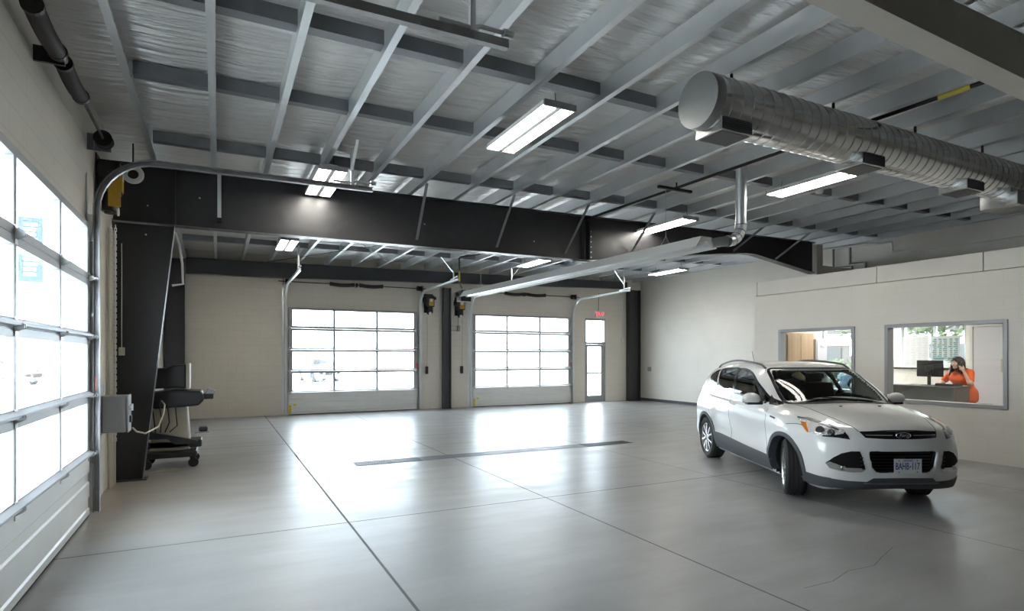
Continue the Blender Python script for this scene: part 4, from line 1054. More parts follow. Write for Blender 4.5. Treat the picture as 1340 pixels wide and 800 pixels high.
def surface_nets(f, axs, h):
    s = f < 0; nx, ny, nz = f.shape
    acc = np.zeros((nx - 1, ny - 1, nz - 1, 3)); cnt = np.zeros((nx - 1, ny - 1, nz - 1))
    org = np.array([a[0] for a in axs]); faces = []
    edges = []
    for a in range(3):
        sl0 = [slice(None)] * 3; sl1 = [slice(None)] * 3; sl0[a] = slice(0, -1); sl1[a] = slice(1, None)
        A, B = f[tuple(sl0)], f[tuple(sl1)]; c = np.argwhere((A < 0) != (B < 0)); va = A[tuple(c.T)]; vb = B[tuple(c.T)]; t = va / (va - vb)
        p = c.astype(float); p[:, a] += t; edges.append((a, c, va < 0))
        o1, o2 = [i for i in range(3) if i != a]
        for d1 in (0, 1):
            for d2 in (0, 1):
                q = c.copy(); q[:, o1] -= d1; q[:, o2] -= d2
                ok = (q >= 0).all(1) & (q < np.array(acc.shape[:3])).all(1)
                np.add.at(acc, tuple(q[ok].T), p[ok]); np.add.at(cnt, tuple(q[ok].T), 1)
    idx = -np.ones(cnt.shape, int); act = cnt > 0; idx[act] = np.arange(act.sum()); V = acc[act] / cnt[act][:, None] * h + org
    for a, c, inside in edges:
        o1, o2 = [i for i in range(3) if i != a]
        if a == 1: o1, o2 = o2, o1
        ok = (c[:, o1] > 0) & (c[:, o2] > 0) & (c[:, o1] < idx.shape[o1]) & (c[:, o2] < idx.shape[o2]); c = c[ok]; ins = inside[ok]
        def at(d1, d2):
            q = c.copy(); q[:, o1] -= d1; q[:, o2] -= d2; return idx[tuple(q.T)]
        F = np.stack([at(1, 1), at(0, 1), at(0, 0), at(1, 0)], 1)
        F[~ins] = F[~ins][:, ::-1]; faces.append(F)
    return V, np.concatenate(faces)
V, Fq = surface_nets(fc, ax_, h_)
bv = body(V); sel = np.abs(bv) < .016
for _ in range(3):
    p = V[sel]; n = bnormal(p, .01); q = p - n * np.clip(body(p), -.01, .01)[:, None]; V[sel] = q
inner = (body(V[Fq].mean(1)) < -.014)

car = thing('suv', 'white five-door SUV with its front wheels turned, parked before the office windows', 'car', (0, 0, 0))
me = bpy.data.meshes.new('body'); me.from_pydata([tuple(v) for v in V], [], [tuple(int(i) for i in f) for f in Fq])
me.materials.append(M['carpaint']); me.materials.append(M['cabin']); me.polygons.foreach_set('material_index', inner.astype(int)); me.polygons.foreach_set('use_smooth', [True] * len(me.polygons))
bd = bpy.data.objects.new('body', me); COL.objects.link(bd); bd.parent = car; bd['_org'] = (0., 0., 0.)

def part(name, mat, mb, parent=car, smooth=40, recalc=False, **k): return mb.build(name, mat, parent, smooth=smooth, recalc=recalc, **k)
# glass
part('windscreen', 'carglass', patch(MB(), shrink(dens(sym(WSR), 3), .035), 'top', .04, .002, .004, flat=True))
fr_o, fr_i = dens(sym(WSR), 3), [(max(x, 1.20), y) for x, y in shrink(dens(sym(WSR), 3), .04)]
def frame_patch(mb, outer, inner_, mode, off=.003, sides=(1,), inset=.01):
    k = len(outer); p = proj(np.array(list(outer) + list(inner_)), mode); nn = bnormal(p); a = p + nn * off; b = p - nn * inset
    bad = np.isnan(p).any(1)
    for s in sides:
        q = np.array([1, s, 1]); vs = np.concatenate([a, b]) * q; fs = []
        for i in range(k):
            j = (i + 1) % k
            if bad[[i, j, k + i, k + j]].any(): continue
            fs += [(i, j, k + j, k + i), (i, j, 2 * k + j, 2 * k + i), (k + i, k + j, 3 * k + j, 3 * k + i)]
        mb.add([tuple(t) if not np.isnan(t).any() else (2, 0, .8) for t in vs], fs)
    return mb
part('windscreen_surround', 'gloss', frame_patch(MB(), fr_o, fr_i, 'top'))
mb = MB()
part('cowl_panel', 'black', patch(MB(), [(1.0, -.3), (1.015, -.42), (1.07, -.56), (1.16, -.655), (1.21, -.66), (1.19, -.5), (1.17, -.3), (1.165, 0), (1.17, .3), (1.19, .5), (1.21, .66), (1.16, .655), (1.07, .56), (1.015, .42), (1.0, .3), (.985, 0)], 'top', .04, .005, .01))
for k, w_ in enumerate(SIDEW):
    o_ = dens(w_, 4)
    for s in (1, -1):
        nm = ('front_door_window', 'rear_door_window', 'quarter_window')[k]
        part(nm, 'privacy', patch(MB(), shrink(o_, .02), 'side', .05, .002, .004, sides=(s,)))
        part('window_surround', 'gloss', frame_patch(MB(), o_, shrink(o_, .026), 'side', sides=(s,)))
part('door_pillar', 'gloss', patch(MB(), [(2.55, 1.16), (2.63, 1.165), (2.77, 1.47), (2.80, 1.53), (2.69, 1.53), (2.71, 1.47)], 'side', .04, .0035, .01, sides=(1, -1)))
part('rear_window', 'privacy', patch(MB(), [(-.58, 1.17), (.58, 1.17), (.52, 1.46), (-.52, 1.46)], 'rear', .05, .003, .01))
for s in (1, -1):
    t_ = part('tail_lamp', 'tail', patch(MB(), [(4.42, .93), (4.22, .99), (4.05, 1.10), (4.18, 1.12), (4.38, 1.10)], 'side', .03, .006, .01, sides=(s,)))
# cladding
mb = MB()
sill = [(1.27, .375), (1.36, .425), (2.0, .445), (2.48, .47), (3.0, .495), (3.2, .49), (3.22, .38), (3.19, .25), (2.4, .232), (1.31, .232), (1.28, .30)]
part('sill_cladding', 'cladding', patch(MB(), sill, 'side', .05, .010, .03, sides=(1, -1)))
for (xw, zw) in WHL:
    o_ = []; i_ = []
    for i in range(31):
        t = radians(-14 + 208 * i / 30); o_.append((xw + .437 * cos(t), zw + .437 * sin(t))); i_.append((xw + .386 * cos(t), zw + .386 * sin(t)))
    for s in (1, -1):
        k = 31; p = proj(np.array(o_ + i_), 'side'); nn = bnormal(p); b2 = p.copy(); b2[:, 1] -= .09; a2 = p + nn * .012
        a2[:, 1] = np.where(np.isnan(a2[:, 1]), np.nanmin(a2[:, 1]), a2[:, 1]); bad = np.isnan(p).any(1)
        q = np.array([1, s, 1]); vs = np.concatenate([a2, b2]) * q; fs = []
        for i in range(k - 1):
            if bad[[i, i + 1, k + i, k + i + 1]].any(): continue
            fs += [(i, i + 1, k + i + 1, k + i), (i, i + 1, 2 * k + i + 1, 2 * k + i), (k + i, k + i + 1, 3 * k + i + 1, 3 * k + i)]
        m_ = MB(); m_.add([tuple(t) if not np.isnan(t).any() else (xw, s * .85, .5) for t in vs], fs)
        part('wheel_arch_moulding', 'cladding', m_)
# fascia
lg = [(.378, .668), (-.378, .668), (-.342, .50), (-.297, .44), (.297, .44), (.342, .50)]
def recess(poly, dx, y_ext=0):
    P = np.array(poly); m_ = MB(); p = proj(P, 'front'); k = len(P); b = p.copy(); b[:, 0] += dx
    x1 = np.nanmax(b[:, 0]); b[:, 0] = x1
    m_.add([tuple(t) for t in p] + [tuple(t) for t in b], [tuple(range(k, 2 * k))] + [(i, (i + 1) % k, k + (i + 1) % k, k + i) for i in range(k)]); return m_
g1 = part('lower_grille', 'blackmatte', recess(shrink(lg, -.012), .06))
mb = MB()
for i in range(6): mb.bar((.075, -.33 + .012 * i * 0, .475 + i * .034), (.075, .33, .475 + i * .034), .012, .008)
part('grille_bar', 'black', mb, g1)
ug = [(.432, .875), (.24, .883), (0, .885), (-.24, .883), (-.432, .875), (-.395, .815), (-.2, .806), (0, .804), (.2, .806), (.395, .815)]
g2 = part('upper_grille', 'blackmatte', patch(MB(), ug, 'front', .02, .003, .02))
for s in (1, -1):
    ys = np.linspace(.115, .39, 8); p = proj(np.stack([ys * s, np.full(8, .845)], 1), 'front')
    part('grille_chrome_bar', 'chrome', MB().tube([tuple(t + np.array([-.006, 0, 0])) for t in p], .0055, 8), g2)
c0 = proj(np.array([[0, .845]]), 'front')[0]
bg_ = MB(); R_ = Matrix(((0, 0, -1, c0[0] - .004), (-1, 0, 0, 0), (0, 1, 0, .845), (0, 0, 0, 1)))
bg_.lathe([(0, .012), (1, .012), (1, -.02)], (0, 0, 0), 'z', 36)
bg_.v = [(a_ * .082, b_ * .032, c_) for a_, b_, c_ in bg_.v]; bg_.xf(R_)
bdg = part('oval_badge', 'badge', bg_)
rg = MB().tube([(.082 * cos(t), .032 * sin(t), .013) for t in np.linspace(0, 2 * pi, 36, endpoint=False)], .0035, 6, closed=True).xf(R_)
part('badge_rim', 'chrome', rg, bdg)
part('badge_lettering', 'chrome', text_mesh(MB(), 'Ford', .052, R_ @ Matrix.Translation((0, 0, .0145)), .003, .35), bdg)
c1 = proj(np.array([[-.012, .52]]), 'front')[0]; px = -.02
pl_ = MB().box(px, px + .006, -.012 - .152, -.012 + .152, .44, .598); lp = part('licence_plate', 'platewhite', pl_, smooth=False)
RP = Matrix(((0, 0, -1, px), (-1, 0, 0, -.012), (0, 1, 0, .519), (0, 0, 0, 1)))
mb = text_mesh(MB(), 'BAHB', .108, RP @ Matrix.Translation((-.064, -.004, .001)) @ Matrix.Diagonal((.56, 1, 1, 1)), .003)
text_mesh(mb, '117', .108, RP @ Matrix.Translation((.082, -.004, .001)) @ Matrix.Diagonal((.56, 1, 1, 1)), .003)
mb.cbox(RP @ Vector((.026, -.006, .001)), (.003, .012, .014)); part('plate_characters', 'plateblue', mb, lp, smooth=False)
part('plate_heading', 'plateblue', text_mesh(MB(), 'ONTARIO', .024, RP @ Matrix.Translation((0, .058, .001)), .003), lp, smooth=False)
mb = MB()
for a_, b_ in ((-.1, .06), (.1, .06), (-.1, -.065), (.1, -.065)): q = RP @ Vector((a_, b_, 0)); mb.cyl(q, q - Vector((.004, 0, 0)), .006, 8)
part('plate_screw', 'black', mb, lp)
part('plate_holder', 'black', MB().box(px + .006, .09, -.08, .06, .47, .56), smooth=False)
# fog pods
fog = [(.757, .517), (.696, .586), (.63, .637), (.549, .665), (.468, .669), (.452, .62), (.44, .55), (.416, .476), (.452, .444), (.537, .435), (.652, .446), (.726, .463)]
chro = [(.757, .517), (.724, .535), (.646, .506), (.597, .482), (.551, .484), (.421, .488), (.416, .476), (.452, .444), (.537, .435), (.652, .446), (.726, .463)]
for s in (1, -1):
    f_ = part('fog_lamp_pod', 'blackmatte', patch(MB(), [(y, z) for y, z in fog], 'front', .02, .003, .01, sides=(s,)))
    part('fog_chrome', 'chrome', patch(MB(), chro, 'front', .02, .010, .01, sides=(s,)), f_)
    p = proj(np.array([[.62, .475]]), 'front')[0]; q = (p[0], p[1] * s, p[2])
    part('fog_bulb', 'reflector', MB().lathe([(0, -.012), (.026, -.018), (.03, .01)], q, 'x', 16), f_)
    mb = MB()
    for i in range(4): p = proj(np.array([[.44 + .006 * (3 - i), .60 - i * .04]]), 'front')[0]; mb.cbox((p[0] - .006, p[1] * s, p[2]), (.016, .03, .012))
    part('fin', 'black', mb, f_, smooth=False)
    # headlamp
    hl = [(.744, .982), (.636, .979), (.483, .954), (.326, .919), (.235, .891), (.204, .886), (.12, .79), (.178, .802), (.283, .802), (.388, .82), (.451, .831), (.618, .924)]
    H3 = np.array([[.744, .811, .982], [.636, .734, .979], [.483, .676, .954], [.326, .64, .919], [.235, .599, .891], [.204, .557, .888], [.12, .544, .79], [.178, .633, .802], [.283, .755, .802], [.388, .821, .82], [.451, .842, .831], [.618, .833, .924]])
    e_ = np.array([cos(DIAG), sin(DIAG), 0]); hp = [(float(p @ e_), float(p[2])) for p in H3]
    hd = part('headlamp', 'reflector', patch(MB(), hp, 'diag', .018, .002, .012, sides=(s,)))
    B3 = np.array([[.12, .544, .79], [.178, .633, .802], [.283, .755, .802], [.283, .755, .82], [.20, .66, .83], [.155, .60, .845], [.19, .56, .87], [.15, .545, .83]])
    part('headlamp_bezel', 'gloss', patch(MB(), [(float(p @ e_), float(p[2])) for p in B3], 'diag', .018, .006, .01, sides=(s,)), hd)
    A3 = np.array([[.634, .824, .938], [.562, .798, .931], [.439, .832, .843], [.451, .842, .831], [.556, .841, .891]])
    part('indicator_lens', 'amber', patch(MB(), [(float(p @ e_), float(p[2])) for p in A3], 'diag', .018, .006, .01, sides=(s,)), hd)
    T3 = np.array([[.744, .811, .982], [.636, .734, .979], [.483, .676, .954], [.326, .64, .919], [.235, .599, .891], [.24, .61, .882], [.33, .655, .905], [.483, .69, .94], [.636, .752, .962], [.70, .80, .968]])
    part('headlamp_brow', 'lampdark', patch(MB(), [(float(p @ e_), float(p[2])) for p in T3], 'diag', .018, .006, .01, sides=(s,)), hd)
    for ss_, zz_, rr in ((.72, .872, .040), (.60, .852, .034)):
        p = proj(np.array([[ss_ + .08, zz_]]), 'diag')[0]; n_ = bnormal(p[None])[0]
        if not np.isnan(p).any():
            m_ = MB().lathe([(0, .010), (rr * .55, .014), (rr, .006), (rr * 1.12, .012), (rr * 1.12, -.01)], (0, 0, 0), 'z', 20)
            Rq = Vector(n_).to_track_quat('Z', 'Y').to_matrix().to_4x4(); m_.xf(Matrix.Translation(Vector(p)) @ Rq)
            m_.v = [(a_, b_ * s, c_) for a_, b_, c_ in m_.v]; part('projector', 'lampdark', m_, hd)
    part('headlamp_lens', 'lens', patch(MB(), hp, 'diag', .018, .018, .0, sides=(s,)), hd)
# lower lip and skid strip
lip = [(.86, .372), (.778, .352), (.585, .334), (.385, .333), (.328, .376), (0, .382), (-.328, .376), (-.385, .333), (-.585, .334), (-.778, .352), (-.86, .372), (-.84, .248), (-.55, .238), (0, .238), (.55, .238), (.84, .248)]
part('lower_lip', 'cladding', patch(patch(MB(), lip, 'front', .03, .008, .012), [(.50, .236), (.50, .37), (.42, .366), (.28, .356), (.20, .35), (.22, .24)], 'side', .03, .009, .012, sides=(1, -1)))
mb = MB(); ys = np.linspace(-.34, .34, 15); p = proj(np.stack([ys, np.full(15, .372)], 1), 'front'); mb.tube([tuple(t + np.array([-.008, 0, 0])) for t in p], .008, 6)
ys = np.linspace(-.42, .42, 15); p = proj(np.stack([ys, np.full(15, .315)], 1), 'front'); part('skid_strip', 'galvdark', MB().tube([tuple(t + np.array([-.006, 0, 0])) for t in p], .010, 6))
# panel gaps
mb = MB()
ribbon(mb, [(2.64, 1.16), (2.595, .95), (2.555, .7), (2.545, .47)], 'side', .007, .0015, (1, -1))
ribbon(mb, [(1.38, 1.02), (1.36, .85), (1.34, .6), (1.345, .43)], 'side', .007, .0015, (1, -1))
ribbon(mb, [(3.22, 1.23), (3.38, 1.05), (3.40, .85), (3.27, .66), (3.2, .5)], 'side', .007, .0015, (1, -1))
ribbon(mb, [(.134, .437), (.26, .478), (.42, .53), (.58, .567), (.85, .605), (1.1, .645)], 'top', .007, .0015, (1, -1))
ribbon(mb, [(.128, -.43), (.098, -.28), (.086, 0), (.098, .28), (.128, .43)], 'top', .009, .0015)
ribbon(mb, [(.83, .885), (.60, .905), (.44, .84)], 'side', .006, .0015, (1, -1))
part('panel_gaps', 'black', mb)
mb = MB(); 
for x, z in ((2.40, 1.0), (3.36, 1.07)):
    for s in (1, -1):
        p = proj(np.array([[x, z], [x + .09, z + .004], [x + .18, z + .008]]), 'side')
        if not np.isnan(p).any():
            pts = [p[0] + [0, -.005, 0], p[0] + [.015, .02, 0], p[1] + [0, .032, 0], p[2] + [-.015, .02, 0], p[2] + [0, -.005, 0]]
            part('door_handle', 'carpaint', MB().tube([tuple(q * np.array([1, s, 1])) for q in pts], .014, 8))
for s in (1, -1):
    q = proj(np.array([[1.16, .93]]), 'side')[0]
    part('fender_badge', 'black', MB().bar((q[0] - .06, s * (q[1] + .004), q[2] - .005), (q[0] + .07, s * (q[1] + .004), q[2] + .012), .008, .02), smooth=False)
    # mirrors
    mx, my, mz = 1.60, 1.0, 1.135
    m_ = MB().ball((mx, s * my, mz), 1, 18, (.075, .125, .085)); m_.v = [(x + .10 * (abs(y) - my) * .5 if True else x, y, z if z > mz - .045 else mz - .045) for x, y, z in m_.v]
    mr = part('door_mirror', 'carpaint', m_)
    part('mirror_glass', 'chrome', MB().cbox((mx + .058, s * my, mz), (.012, .18, .11)), mr, smooth=False)
    part('mirror_base', 'black', MB().prism([(mx - .05, s * .80), (mx + .05, s * .80), (mx + .045, s * (my + .07)), (mx - .055, s * (my + .07))], 'z', mz - .075, mz - .04), mr, bevel=.008)
    mb = MB().bar((mx - .01, s * .79, mz - .05), (mx - .01, s * .92, mz - .04), .06, .035); part('mirror_arm', 'black', mb, mr)
    part('mirror_sail', 'black', patch(MB(), [(1.28, 1.07), (1.42, 1.078), (1.50, 1.20), (1.46, 1.17)], 'side', .03, .006, .01, sides=(s,)))
    # roof rails
    p = proj(np.array([[x, .60 - .06 * max(0, (x - 2.6) / 1.3)] for x in np.linspace(2.02, 3.95, 16)]), 'top')
    lift = np.array([.0] + [.028 + .030 * sin(pi * i / 15) for i in range(1, 15)] + [.0])
    part('roof_rail', 'blackmetal', MB().tube([(a_[0], s * a_[1], a_[2] + l_) for a_, l_ in zip(p, lift)], .014, 8), smooth=50)
    # wipers
    w0 = proj(np.array([[1.10, s * .10 - .25], [1.16, s * .10 + .05], [1.22, s * .1 + .34]]), 'top')
    part('wiper', 'black', MB().tube([tuple(q + [0, 0, .016]) for q in w0], .008, 6))
mb = MB()
for y in (-.24, .24): p = proj(np.array([[.80, y]]), 'top')[0]; mb.cbox(tuple(p + [0, 0, .004]), (.02, .03, .012))
part('washer_jet', 'black', mb, smooth=False)
p = proj(np.array([[3.75, 0]]), 'top')[0]; part('roof_aerial', 'black', MB().tube([tuple(p), tuple(p + [.10, 0, .22])], .004, 6))
# underbody, cabin
part('underbody', 'black', MB().box(.55, 4.0, -.40, .40, .19, .26), smooth=False)
mb = MB().prism([(1.26, .80), (1.30, 1.08), (1.50, 1.09), (1.62, 1.03), (1.60, .80)], 'y', -.66, .66); part('dashboard', 'cabin', mb, bevel=.03)
sw = [(1.72 + .05 * cos(t) * 0 + .10 * sin(t) * .45, -.36 + .18 * cos(t), 1.02 + .17 * sin(t)) for t in np.linspace(0, 2 * pi, 24, endpoint=False)]
part('steering_wheel', 'cabin', MB().tube(sw, .015, 8, closed=True).tube([(1.62, -.36, .98), (1.72, -.36, 1.02)], .05, 8))
for x, y in ((2.05, -.36), (2.05, .36), (2.98, -.36), (2.98, .36)):
    mb = MB().prism([(x - .25, .80), (x + .25, .80), (x + .28, .92), (x - .27, .93)], 'y', y - .25, y + .25).prism([(x + .14, .88), (x + .30, .88), (x + .48, 1.30), (x + .36, 1.33)], 'y', y - .24, y + .24)
    mb.prism([(x + .40, 1.33), (x + .50, 1.31), (x + .52, 1.46), (x + .43, 1.47)], 'y', y - .12, y + .12)
    part('seat', 'seat', mb, bevel=.035, seg=2, smooth=False)
part('rear_view_mirror', 'black', MB().cbox((1.80, 0, 1.44), (.03, .22, .06)).tube([(1.80, 0, 1.46), (1.82, 0, 1.50)], .008, 6), smooth=False)
# wheels
def wheel(x, y, steer, s):
    r_, w2 = .345, .115
    tm = Matrix.Translation((x, y, r_)) @ Matrix.Rotation(radians(steer), 4, 'Z')
    prof = [(.235, -w2 + .012), (.25, -w2), (.31, -w2 - .004), (.335, -w2 + .016)]
    n = 9
    for i in range(n):
        a = -w2 + .022 + (2 * w2 - .044) * i / (n - 1)
        if 0 < i < n - 1 and i % 2 == 1: prof += [(.345, a - .010), (.337, a - .007), (.337, a + .007), (.345, a + .010)]
        else: prof += [(.345 if 0 < i < n - 1 else .343, a)]
    prof += [(.335, w2 - .016), (.31, w2 + .004), (.25, w2), (.235, w2 - .012), (.225, w2 - .03), (.225, -w2 + .03), (.235, -w2 + .012)]
    t = part('tyre', 'tyre', MB().lathe(prof, (0, 0, 0), 'y', 56).xf(tm), smooth=35, recalc=True)
    f = s * (w2 - .015)
    rimp = [(.238, f + s * .012), (.225, f + s * .004), (.215, f - s * .03), (.205, f - s * .10), (.225, f - s * .18), (.236, f - s * .19)]
    mb = MB().lathe(rimp, (0, 0, 0), 'y', 48)
    for i in range(5):
        for da in (-.22, .22):
            a0, a1 = 2 * pi * i / 5 + da * .55, 2 * pi * i / 5 + da * 1.35
            mb.bar((.05 * cos(a0), f - s * .008, .05 * sin(a0)), (.222 * cos(a1), f - s * .012, .222 * sin(a1)), .028, .036, (0, 1, 0))
    mb.lathe([(0, f + s * .004), (.045, f + s * .003), (.066, f - s * .01), (.066, f - s * .05), (0, f - s * .05)], (0, 0, 0), 'y', 24)
    part('rim', 'rim', mb.xf(tm), t, smooth=40, recalc=True)
    part('brake_disc', 'galvdark', MB().cyl((0, f - s * .09, 0), (0, f - s * .11, 0), .15, 28).cyl((0, f - s * .12, 0), (0, f - s * .25, 0), .09, 16).xf(tm), t, smooth=40, recalc=True)
for xw, st in ((.90, STEER), (3.59, 0)):
    for s in (1, -1): wheel(xw, s * (.775 if xw < 1 else .785), st, s)
# wheel-well liners
for xw, zw in WHL:
    for s in (1, -1):
        y0, y1 = s * (.43 if xw < 1 else .61), s * .80; ps = [(xw + .395 * cos(t), zw + .395 * sin(t)) for t in np.linspace(radians(-12), radians(192), 25)]
        m_ = MB(); m_.add([(a_, y0, b_) for a_, b_ in ps] + [(a_, y1, b_) for a_, b_ in ps], [(i, i + 1, 26 + i, 25 + i) for i in range(24)] + [tuple(range(25))]); part('wheel_liner', 'black', m_)

car.location = CAR_LOC; car.rotation_euler = (0, 0, CAR_A); car.scale = (CAR_K,) * 3
# ------------------------------------------------------------------ office interior
M['office_fill'] = emit('office_fill_glow', (1.0, 0.97, 0.92), 7.0)  # glow of the added panels that brighten the office
M['paper'] = pbr('paper', (0.74, 0.74, 0.74), 0.7)
M['wood'] = pbr('tan_wood_veneer', (0.45, 0.31, 0.19), 0.5, noise=0.15, nscale=9, stretch=(1, 1, .1))
M['deskdark'] = pbr('dark_grey_laminate', (0.085, 0.09, 0.088), 0.4)
M['deskbrown'] = pbr('brown_laminate', (0.12, 0.10, 0.08), 0.45)
M['ofloor'] = pbr('office_floor', (0.30, 0.28, 0.25), 0.5)
struct(MB().box(OX + .145, 12.455, YN + .3, OY - .145, .001, .012).box(12.61, XR - .01, YN + .3, 10.45, .001, .012).box(12.455, 12.61, YN + .3, OY - .145, .001, .012).build('floor_office', 'ofloor'))
for k, (x, y, lab) in enumerate(((12.2, 5.0, 'added unseen light panel inside the office above the counter'), (12.2, 7.9, 'added unseen light panel inside the office near the far window'), (13.6, 9.3, 'added unseen light panel in the lobby'))):  # panels added out of view to light the office and lobby
    o = thing('added_light_panel', lab, 'added light panel', (x, y, 2.7), 'added office light panels')
    MB().box(x - .31, x + .31, y - .61, y + .61, 2.69, 2.718).build('frame', 'white', o); MB().box(x - .29, x + .29, y - .59, y + .59, 2.684, 2.689).build('diffuser', 'office_fill', o)
struct(MB().box(XR - .06, XR - .002, 6.80, 8.6, 1.38, 1.42).build('trim_5', 'blackmetal'))
def sheet(name, lab, cat, y0, y1, z0, z1, x, mat, detail=None, grp=None):
    o = thing(name, lab, cat, (x, (y0 + y1) / 2, z0), grp)
    MB().box(x - .003, x, y0, y1, z0, z1).build('sheet', mat, o)
    if detail: detail(o, x - .0035)
    return o
M['bluegrey'] = pbr('printed_grey_blue', (0.35, 0.40, 0.46), 0.6)
M['teal'] = pbr('printed_teal', (0.13, 0.30, 0.34), 0.6)
M['pale'] = pbr('printed_pale', (0.62, 0.66, 0.64), 0.6)
M['pink'] = pbr('printed_pink', (0.62, 0.36, 0.32), 0.6)
def rows(o, x, y0, y1, z0, z1, n, mat, cols=1, h=.35):
    mb = MB(); rnd = random.Random(5)
    for i in range(n):
        z = z0 + (z1 - z0) * (i + .5) / n
        for j in range(cols):
            a = y0 + (y1 - y0) * j / cols; b = y0 + (y1 - y0) * (j + 1) / cols
            mb.box(x - .0008, x, a + (b - a) * .08, a + (b - a) * rnd.uniform(.5, .95), z - (z1 - z0) / n * h / 2, z + (z1 - z0) / n * h / 2)
    mb.build('printed_rows', mat, o)
sheet('wall_chart', 'white ruled wall chart in the near office window behind the monitor', 'chart', 7.54, 8.10, 1.43, 2.14, XR - .07, 'paper', lambda o, x: rows(o, x, 7.57, 8.07, 1.48, 2.10, 16, 'bluegrey', 4, .14), 'sheets hung on the office window')
def teal_detail(o, x):
    rows(o, x, 6.95, 7.48, 1.62, 2.08, 11, 'teal', 5, .62); rows(o, x - .001, 6.95, 7.48, 1.60, 1.66, 1, 'teal', 2, .8)
sheet('wall_chart', 'blue-green spotted wall chart behind the head of the woman', 'chart', 6.92, 7.50, 1.59, 2.13, XR - .07, 'pale', teal_detail, 'sheets hung on the office window')
sheet('wall_chart', 'narrow sheet with a pink edge at the far left of the near office window', 'chart', 8.16, 8.38, 1.60, 2.10, XR - .07, 'paper', lambda o, x: (MB().box(x - .001, x, 8.34, 8.38, 1.6, 2.1).build('pink_edge', 'pink', o), rows(o, x, 8.18, 8.33, 1.64, 2.06, 9, 'bluegrey', 1, .15)), 'sheets hung on the office window')
# pale door on the outside wall
o = thing('door_5', 'pale grey office door right of the woman', 'door', (XR, 6.4, 0)); o['kind'] = 'structure'
M['paledoor'] = pbr('pale_lavender_door', (0.62, 0.62, 0.66), 0.4)
lf = MB().box(XR - .05, XR - .004, 5.62, 6.68, .02, 2.3).build('door_leaf', 'paledoor', o)
MB().box(XR - .056, XR - .051, 5.75, 6.2, 1.2, 2.15).build('panel', 'pale', lf)
MB().box(XR - .075, XR - .051, 6.12, 6.18, 1.35, 1.62).build('door_plate', 'beige', lf)
MB().box(XR - .06, XR - .003, 6.69, 6.75, .01, 2.36).box(XR - .06, XR - .003, 5.55, 5.61, .01, 2.36).box(XR - .06, XR - .003, 5.61, 6.69, 2.31, 2.36).build('door_frame', 'paper', o)
# counter
o = thing('reception_counter', 'dark grey counter inside the office, seen through the near window', 'counter', (12.8, 6.6, 0))
MB().box(12.52, 12.56, 6.14, 8.0, .02, 1.06).build('front_panel', 'deskdark', o)
MB().box(12.515, 13.06, 6.10, 6.135, .02, 1.06).build('end_panel', 'deskbrown', o)
MB().box(12.48, 13.08, 6.085, 8.05, 1.062, 1.10).build('counter_top', 'deskdark', o, bevel=.006)
MB().box(12.6, 13.0, 7.9, 7.98, .02, 1.06).build('side_panel', 'deskdark', o)
# monitor on the counter, its back to the window
o = thing('computer_monitor', 'black computer monitor on the office counter, its back to us', 'monitor', (12.8, 6.66, 1.10))
Rm = Matrix.Rotation(radians(8), 4, 'Z'); T = Matrix.Translation((12.78, 6.66, 1.10)) @ Rm
MB().box(-.02, .02, -.23, .23, .17, .50).xf(T).build('screen_case', 'black', o, bevel=.008)
MB().box(-.05, -.021, -.07, .07, .24, .40).xf(T).build('rear_housing', 'black', o, bevel=.01)
MB().box(-.055, -.025, -.03, .03, .012, .30).xf(T).build('stand', 'black', o, bevel=.005)
MB().box(-.12, .08, -.11, .11, .001, .011).xf(T).build('base', 'black', o, bevel=.003)
o = thing('keyboard_tray', 'low black document tray on the counter beside the monitor', 'tray', (12.8, 6.2, 1.10))
MB().box(12.55, 12.9, 6.14, 6.45, 1.101, 1.115).box(12.55, 12.9, 6.14, 6.15, 1.115, 1.15).box(12.55, 12.9, 6.44, 6.45, 1.115, 1.15).box(12.55, 12.56, 6.15, 6.44, 1.115, 1.15).build('tray', 'black', o, bevel=.003)
for k, (y, x, lab) in enumerate(((7.55, 12.7, 'loose papers at the far end of the office counter'), (7.15, 12.66, 'loose papers left of the monitor stand on the office counter'), (6.24, 12.97, 'white sheet on the near corner of the counter under her arm'))):
    o = thing('paper_stack', lab, 'papers', (x, y, 1.101), 'papers on the office counter')
    for i in range(3 if k < 2 else 1):
        MB().cbox((x + .02 * i, y + .015 * i, 1.104 + .006 * i), (.19, .29 if k < 2 else .20, .005), Matrix.Rotation(.2 * i - .1, 3, 'Z')).build('sheet', 'paper', o)
o = thing('pamphlet', 'dark pamphlet on the sill of the near office window', 'pamphlet', (OX + .1, 4.95, .92))
MB().cbox((OX + .13, 4.95, W2[2] + .062), (.03, .30, .004)).build('cover', 'black', o)
# tan cupboard and white cabinet seen through the far window
o = thing('tall_cupboard', 'tan wooden cupboard inside the office behind the far window', 'cupboard', (11.6, 8.9, 0))
MB().box(11.15, 12.05, 8.7, 9.09, .02, 2.2).build('carcass', 'wood', o, bevel=.005)
for a in (11.17, 11.61): d_ = MB().box(a, a + .42, 8.68, 8.699, .08, 2.15).build('cupboard_door', 'wood', o); MB().box(a + (.38 if a < 11.5 else .03), a + (.40 if a < 11.5 else .05), 8.66, 8.68, 1.0, 1.15).build('handle', 'zinc', d_)
o = thing('filing_cabinet', 'pale grey cabinet beside the tan cupboard in the office', 'cabinet', (12.3, 8.85, 0))
MB().box(12.08, 12.45, 8.65, 9.09, .02, 2.08).build('carcass', 'paledoor', o, bevel=.005)
for i in range(4): q = MB().box(12.10, 12.43, 8.632, 8.649, .06 + .5 * i, .54 + .5 * i).build('drawer', 'paledoor', o); MB().box(12.2, 12.33, 8.615, 8.63, .40 + .5 * i, .43 + .5 * i).build('handle', 'zinc', q)

